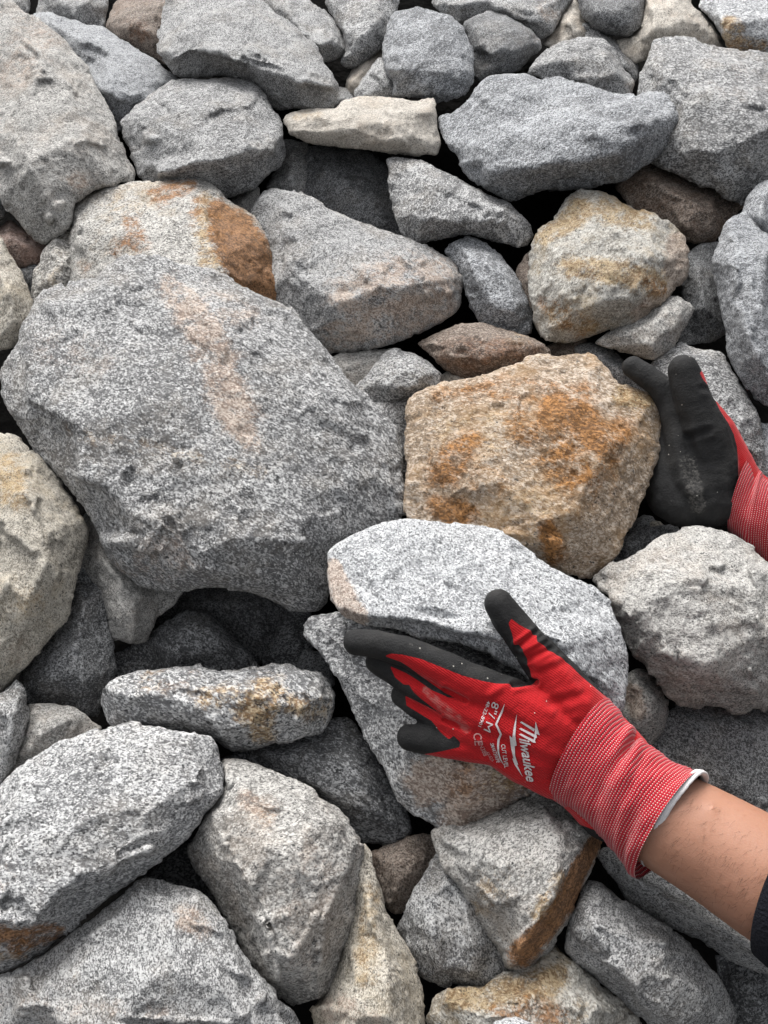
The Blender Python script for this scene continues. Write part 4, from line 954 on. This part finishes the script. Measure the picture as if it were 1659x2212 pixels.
# left glove (back of the hand towards us) -------------------------------
EXT = [(1285, 1565, 20, 60), (1330, 1650, 36, 66)]
left_chains = [
    [(1077, 1304, 14, 33), (1094, 1330, 14, 36), (1118, 1362, 16, 38), (1150, 1402, 20, 42), (1192, 1453, 22, 50), (1243, 1528, 22, 66), (1285, 1570, 22, 62), (1350, 1640, 46, 60)],
    [(769, 1387, 2, 30), (815, 1391, 6, 31), (872, 1406, 14, 33), (960, 1444, 26, 39), (1010, 1470, 30, 42), (1082, 1502, 32, 46), (1170, 1550, 28, 64), (1262, 1610, 26, 66), (1340, 1680, 48, 70)],
    [(814, 1430, -22, 27), (852, 1453, -12, 29), (902, 1482, 4, 31), (972, 1521, 20, 34), (1050, 1548, 30, 43), (1170, 1595, 28, 64), (1262, 1630, 26, 64)],
    [(868, 1502, -26, 26), (902, 1526, -12, 28), (952, 1556, 6, 30), (1002, 1577, 18, 34), (1062, 1592, 26, 42), (1170, 1630, 22, 60), (1240, 1665, 18, 54)],
    [(886, 1592, 0, 30), (920, 1597, 4, 33), (960, 1602, 8, 34), (1010, 1610, 12, 36), (1070, 1615, 16, 39), (1135, 1645, 16, 52), (1195, 1668, 16, 56), (1235, 1685, 18, 54), (1310, 1760, 40, 56)],
]
bl = []
for c in left_chains: bl += chain_balls(c, ZL)
Vl, Tl = spheres_mesh(bl, 0.0011, 14)
Nl = vnormals(Vl, Tl)
Vl = Vl + Nl * (gnoise(Vl * 60, 5) * 0.0007 + gnoise(Vl * 140, 6) * 0.00035)[:, None]
A = proj(Vl)
# wrinkles of the knit at the thumb joint and around the knuckles
def crease(V, N, A, p0, p1, wid, amp):
    p0, p1 = np.array(p0, float), np.array(p1, float); ab = p1 - p0
    t = np.clip(((A - p0) @ ab) / (ab @ ab), 0, 1); d = np.linalg.norm(A - (p0 + t[:, None] * ab), axis=1)
    face = np.clip((N * (CAM - V)).sum(1) / np.linalg.norm(CAM - V, axis=1) * 2, 0, 1)
    return V + N * (amp * (np.exp(-(d / wid) ** 2) - 0.6 * np.exp(-((d - 1.9 * wid) / wid) ** 2)) * face)[:, None]
for (p0, p1, wd, am) in [((1118, 1395), (1165, 1360), 5, -0.0016), ((1128, 1408), (1180, 1378), 6, 0.0014), ((1140, 1425), (1195, 1398), 6, -0.0014), ((1160, 1440), (1215, 1420), 8, 0.0009),
                         ((1158, 1472), (1110, 1480), 6, -0.002), ((1005, 1512), (960, 1490), 6, -0.0014), ((1010, 1575), (960, 1555), 5, -0.0012), ((1090, 1480), (1060, 1500), 8, 0.0008),
                         ((1190, 1520), (1260, 1500), 9, -0.0008), ((1050, 1560), (1090, 1640), 9, 0.0007)]:
    Vl = crease(Vl, Nl, A, p0, p1, wd, am)
Nl = vnormals(Vl, Tl)
view = (CAM - Vl) / np.linalg.norm(CAM - Vl, axis=1)[:, None]
facing = (Nl * view).sum(1)
P_main = [q[:2] for q in pts('445,710 490,692 570,700 700,730 850,790 1000,850 1150,890 1290,910 1400,922 1530,885', 'J') +
          pts('722,742 698,716 690,690 668,612 632,596 622,550 608,510 620,492 650,515 690,538 722,560 722,588 748,598 800,638 850,672 900,722 950,765 1012,815 1200,900 1100,1400 800,1290 700,1200 620,1150 550,1105 480,1105 400,1075 300,1085 268,1040 330,1030 410,1012 412,992 390,968 345,934 300,905', 'G') +
          pts('850,1240 870,1180 985,1152 1000,1100 960,1040 990,1001 940,1005 880,975 800,920 700,850 620,790 560,752', 'J')]
P_mid = [q[:2] for q in pts('482,780 600,832 680,882 780,952 900,1007 1000,1000 1040,1100 990,1150 960,1156 900,1148 800,1088 700,1010 650,965 620,915 580,912 520,862', 'J')]
P_rng = [q[:2] for q in pts('592,992 650,1020 750,1070 850,1122 940,1157 990,1150 1040,1200 900,1300 840,1250 780,1170 680,1110 600,1060', 'J')]
s = np.maximum.reduce([sdf_poly(P_main, A), sdf_poly(P_mid, A), sdf_poly(P_rng, A)])
s = np.minimum(s, 70 * (facing + 0.12))
Vc, Tr, Tk = split_by(Vl, Tl, s)
glove = sub_mesh('glove', Vc, Tr, KNIT, person, org)
glove['label'] = 'glove on the left hand, red back with white print'
coat = sub_mesh('palm_coating', Vc, Tk, FOAM, glove, org)
set_dust(glove, '740,950,40 850,1070,48 960,1150,40 1030,1230,50', 'J')
set_dust(coat, '630,630,26', 'J')

def cuff_mesh(secs, zb, thick, hs, tilt, rows_mm, seed, rsub=8, fold=()):
    """knitted tube lofted through top / bottom edge pairs (pixel pairs at their own depth)"""
    n = 140; px = zb / F_PX
    S = np.array(secs, float); m = len(S)
    tt = np.linspace(0, m - 1, (m - 1) * rsub + 1)
    def sm(k): 
        out = []
        for t in tt:
            i = min(int(t), m - 2); f = t - i
            p0, p1, p2, p3 = S[max(i - 1, 0)][k], S[i][k], S[i + 1][k], S[min(i + 2, m - 1)][k]
            out.append(0.5 * ((2 * p1) + (p2 - p0) * f + (2 * p0 - 5 * p1 + 4 * p2 - p3) * f * f + (3 * p1 - p0 - 3 * p2 + p3) * f ** 3))
        return np.array(out)
    TX, TY, BX, BY = sm(0), sm(1), sm(2), sm(3)
    H = np.interp(tt / (m - 1), [0, 1], hs)
    mx, my = (TX + BX) / 2, (TY + BY) / 2
    ax = np.array([mx[-1] - mx[0], my[-1] - my[0]]); ax /= np.linalg.norm(ax)
    th = np.linspace(0, 2 * math.pi, n, endpoint=False)
    V = []; acc = 0.0; vv = []
    for i in range(len(tt)):
        hw = np.array([TX[i] - BX[i], TY[i] - BY[i]]) / 2; hl = np.linalg.norm(hw); tk = thick * hl
        x = mx[i] + np.cos(th) * hw[0] - np.sin(th) * tk * math.sin(tilt) * ax[0]
        y = my[i] + np.cos(th) * hw[1] - np.sin(th) * tk * math.sin(tilt) * ax[1]
        h = H[i] + np.sin(th) * tk * math.cos(tilt)
        V.append(unproj(x, y, zb - h * px))
        if i: acc += math.hypot(mx[i] - mx[i - 1], my[i] - my[i - 1], H[i] - H[i - 1]) * px
        vv.append(acc)
    V = np.array(V); ctr = V.mean(1, keepdims=True)
    D = V - ctr; D /= np.linalg.norm(D, axis=2, keepdims=True)
    flat = V.reshape(-1, 3)
    vv = np.array(vv); T_ = np.repeat(vv[:, None], n, 1); TH = np.repeat(th[None], len(vv), 0)
    Q = np.stack([T_ * 55, np.cos(TH) * 1.3, np.sin(TH) * 1.3], -1).reshape(-1, 3)
    env = np.clip(T_ / 0.01, 0, 1)
    fo = (gnoise(Q, seed) * 0.0022 + gnoise(Q * np.array([2.2, 1.6, 1.6]), seed + 1) * 0.0011).reshape(T_.shape) * env
    for (t0, a0, w_, aw, am) in fold:
        da = np.angle(np.exp(1j * (TH - a0)))
        tc_ = t0 + 0.004 * np.sin(da * 2)
        fo += 1.5 * am * np.exp(-((T_ - tc_) / w_) ** 2) * np.exp(-(da / aw) ** 2)
    rib = np.cos(T_ / rows_mm * 2 * math.pi) * 0.00022
    V = V + D * (fo + rib)[..., None]
    faces = []; uvs = []
    circ = 2 * math.pi * 0.034; stitches = round(circ / 0.0017)
    for i in range(len(tt) - 1):
        for k in range(n):
            k2 = (k + 1) % n
            faces.append((i * n + k, i * n + k2, (i + 1) * n + k2, (i + 1) * n + k))
            u0, u1 = k / n * stitches, (k + 1) / n * stitches
            uvs += [(u0, vv[i] / rows_mm), (u1, vv[i] / rows_mm), (u1, vv[i + 1] / rows_mm), (u0, vv[i + 1] / rows_mm)]
    return V, faces, uvs, D
def finish_cuff(V, faces, uvs, parent, hem_r, hem_in, up=0.0):
    o = make_mesh('cuff', V.reshape(-1, 3) - org, faces, CUFF, parent)
    uvl = o.data.uv_layers.new(name='UVMap'); uvl.data.foreach_set('uv', np.array(uvs, np.float32).ravel())
    # rolled white hem inside the open end
    n = V.shape[1]; e = V[-1] + up * (V[-1][0] - V[-1].mean(0)) / np.linalg.norm(V[-1][0] - V[-1].mean(0)); c = e.mean(0); axd = V[-1].mean(0) - V[-9].mean(0); axd /= np.linalg.norm(axd)
    secs = []
    for k in range(10):
        a = 2 * math.pi * k / 10
        R = e - c; Rn = R / np.linalg.norm(R, axis=1)[:, None]
        secs.append(e - Rn * hem_in + Rn * (hem_r * math.cos(a)) + axd * (hem_r * 1.5 * math.sin(a)))
    secs.append(secs[0])
    vs, fs = tube(secs, n)
    vs = np.array(vs); vs = vs + np.stack([gnoise(vs * 420, k) for k in (50, 51, 52)], -1) * 0.0004 + np.stack([gnoise(vs * 70, k) for k in (53, 54, 55)], -1) * 0.0008
    make_mesh('cuff_hem', np.array(vs) - org, fs, HEM, parent)
    return o
secs_l = [(1300, 1490, 1172, 1712), (1316, 1509, 1190, 1725), (1336, 1533, 1212, 1739), (1355, 1562, 1235, 1753), (1380, 1582, 1258, 1772), (1387, 1603, 1278, 1790), (1412, 1608, 1296, 1812), (1440, 1634, 1318, 1834), (1478, 1655, 1340, 1855), (1506, 1664, 1356, 1880), (1522, 1664, 1376, 1893)]
Vq, fq, uq, _ = cuff_mesh(secs_l[1:], ZL, 0.66, (26, 112), math.radians(20), 0.0023, 31,
    fold=[(0.026, 0.5, 0.0035, 0.7, 0.0022), (0.033, 0.4, 0.003, 0.6, -0.0022), (0.040, 0.6, 0.004, 0.9, 0.0018), (0.050, 1.0, 0.003, 0.6, -0.0010), (0.062, 2.3, 0.004, 0.8, 0.0014), (0.072, 2.6, 0.003, 0.5, -0.0012)])
finish_cuff(Vq, fq, uq, glove, 0.0017, 0.0062, 0.0046)

# printed lettering on the back of the left glove
bvh = BVHTree.FromPolygons([tuple(v) for v in Vc], Tr)
def cast(p, off=0.0008):
    d = unproj(p[0], p[1], 1.0) - CAM; d /= np.linalg.norm(d)
    h = bvh.ray_cast(Vector(CAM), Vector(d))
    if h[0] is None: return None
    return np.array(h[0]) - d * off
def printed(polys, name, mat=None):
    V, Fc = [], []
    for (vs, fs) in polys:
        b = len(V); q = [cast(p) for p in vs]
        for f in fs:
            if all(q[i] is not None for i in f): Fc.append(tuple(i + b for i in f))
        V += [x if x is not None else np.array(org) for x in q]
    used = sorted({i for f in Fc for i in f}); mp = {v: k for k, v in enumerate(used)}
    return make_mesh(name, np.array([V[i] for i in used]) - org, [tuple(mp[i] for i in f) for f in Fc], mat or PRINT, glove)
def text_poly(body, start, end, height, lean=0.0, bold=0.0):
    """lettering from pixel start to pixel end along its baseline; letter tops to the right of the reading direction"""
    cu = bpy.data.curves.new('t', 'FONT'); cu.body = body; cu.size = 1.0; cu.resolution_u = 3; cu.offset = bold
    o = bpy.data.objects.new('t', cu); COL.objects.link(o)
    dg = bpy.context.evaluated_depsgraph_get(); me = bpy.data.meshes.new_from_object(o.evaluated_get(dg))
    v = np.array([x.co[:2] for x in me.vertices]); me.calc_loop_triangles(); fs = [tuple(p.vertices) for p in me.loop_triangles]
    bpy.data.objects.remove(o); bpy.data.curves.remove(cu); bpy.data.meshes.remove(me)
    v[:, 0] -= v[:, 0].min(); wd = v[:, 0].max()
    s, e = np.array(start, float), np.array(end, float); d = e - s; L = np.linalg.norm(d); d /= L
    up = np.array([d[1], -d[0]])                     # tops point to the right when reading downwards
    if up[0] < 0: up = -up
    k = L / wd
    return [(tuple(s + d * (x * k + lean * y * height) + up * y * height), ) for x, y in v], fs
def tp(*a, **k):
    vs, fs = text_poly(*a, **k); return [q[0] for q in vs], fs
def shape(spec, reg):
    p0 = [np.array(q[:2]) for q in pts(spec, reg)]; p = []
    for i in range(len(p0)):
        a_, b_ = p0[i], p0[(i + 1) % len(p0)]; k = max(1, int(np.linalg.norm(b_ - a_) / 2.5))
        p += [tuple(a_ + (b_ - a_) * j / k) for j in range(k)]
    r = delaunay_2d_cdt([Vector(q) for q in p], [], [list(range(len(p)))], 1, 1e-5)
    return [tuple(v) for v in r[0]], [tuple(f) for f in r[2]]
kp = lambda x, y: (REG['Q'][0] + REG['Q'][2] * x, REG['Q'][1] + REG['Q'][2] * y)
polys = [tp('ilwaukee', kp(968, 850), kp(1105, 1655), 31, 0.42, 0.022),
         shape('975,545 1012,530 1262,672 1240,720', 'Q'), shape('962,670 998,652 1290,795 1262,838', 'Q'),
         shape('958,775 1002,760 1250,880 1282,932 1232,930', 'Q'), shape('1275,535 1353,790 1288,764 1302,832 1278,845 1256,925 1236,880 1258,800 1262,690', 'Q'),
         tp('8"/ M', kp(462, 150), kp(292, 690), 23, 0.1, 0.0),
         tp('48-22-8901', kp(368, 135), kp(188, 615), 10.5, 0.1, 0.008),
         tp('CUT LEVEL', kp(622, 965), kp(690, 1410), 12.5, 0.1, 0.01),
         tp('SMARTSWIPE', kp(412, 945), kp(540, 1310), 11, 0.3, 0.01),
         shape('692,190 660,340 548,580 638,775 595,880 583,1000 590,1130 625,1250 690,1375 600,1252 560,1130 545,1000 555,870 600,775 508,585 640,300', 'Q'),
         shape('922,385 890,800 918,985 880,1000 888,1180 948,1350 925,1345 1032,1578 880,1350 832,1222 860,1240 815,1050 780,798 835,840 862,640', 'Q')]
printed(polys, 'print')
printed([tp('CE', kp(92, 755), kp(130, 985), 25, 0.1, 0.01), tp('EN388', kp(180, 930), kp(300, 1190), 13, 0.1, 0.01), tp('4X42A', kp(330, 1120), kp(450, 1300), 10, 0.1, 0.0)], 'worn_print', FADED)

# right glove (palm side towards us, gripping the tan rock's right edge) ------
right_chains = [
    [(1475, 797, 34, 32), (1486, 830, 34, 36), (1503, 880, 32, 41), (1524, 932, 26, 47), (1540, 1000, 18, 52), (1537, 1082, 12, 55), (1600, 1085, 0, 54)],
    [(1368, 793, -34, 25), (1396, 812, -26, 27), (1424, 834, -16, 28), (1448, 872, -10, 29), (1468, 930, -4, 34), (1482, 1000, 2, 46), (1500, 1065, 8, 54), (1600, 1080, -4, 52)],
    [(1350, 880, -110, 24), (1400, 895, -90, 26), (1438, 920, -50, 30), (1446, 980, -30, 38), (1440, 1050, -20, 44), (1470, 1090, -6, 50), (1530, 1088, 8, 56)],
    [(1350, 950, -120, 24), (1395, 965, -95, 26), (1430, 990, -55, 32), (1432, 1050, -30, 42)],
    [(1350, 1020, -120, 22), (1390, 1030, -95, 25), (1420, 1050, -50, 32), (1445, 1080, -18, 46)],
    [(1518, 880, 0, 30), (1546, 930, -4, 40), (1568, 985, -10, 48), (1594, 1045, -10, 52), (1650, 1100, -8, 56)],
]
bl = []
for c in right_chains: bl += chain_balls(c, ZR)
Vr, Tq = spheres_mesh(bl, 0.0013, 12)
Nr = vnormals(Vr, Tq)
Vr = Vr + Nr * (gnoise(Vr * 60, 15) * 0.0008 + gnoise(Vr * 140, 16) * 0.0004)[:, None]
A = proj(Vr)
for (p0, p1, wd, am) in [((1488, 944), (1530, 930), 7, -0.0012), ((1515, 838), (1540, 846), 6, -0.0006), ((1485, 950), (1500, 1040), 12, -0.0014), ((1475, 1060), (1500, 1120), 10, -0.001)]:
    Vr = crease(Vr, Nr, A, p0, p1, wd, am)
Nr = vnormals(Vr, Tq)
P_red = [q[:2] for q in pts('1512,806 1520,822 1534,838 1545,864 1556,888 1572,912 1585,938 1592,965 1594,990 1595,1040 1594,1085 1575,1140 1580,1200 1760,1200 1760,780 1530,780', 'F')]
s = sdf_poly(P_red, A)
Vc2, Tr2, Tk2 = split_by(Vr, Tq, s)
glove2 = sub_mesh('glove', Vc2, Tr2, KNIT, person, org)
glove2['label'] = 'glove on the right hand, black palm side showing'
coat2 = sub_mesh('palm_coating', Vc2, Tk2, FOAM, glove2, org)
set_dust(glove2, '100,100,10', 'M')
set_dust(coat2, '900,1200,130 950,1400,130 1000,1600,100', 'M')
secs_r = [(1622, 990, 1574, 1148), (1638, 1018, 1590, 1166), (1650, 1030, 1606, 1182), (1658, 1034, 1630, 1204), (1690, 1052, 1660, 1232), (1740, 1080, 1710, 1275)]
Vq, fq, uq, _ = cuff_mesh(secs_r, ZR, 0.75, (4, 22), math.radians(14), 0.0023, 41, fold=[(0.012, 0.5, 0.003, 0.8, -0.0022), (0.018, 0.6, 0.003, 0.8, 0.0018)])
finish_cuff(Vq, fq, uq, glove2, 0.0024, 0.003)
#HANDS-END
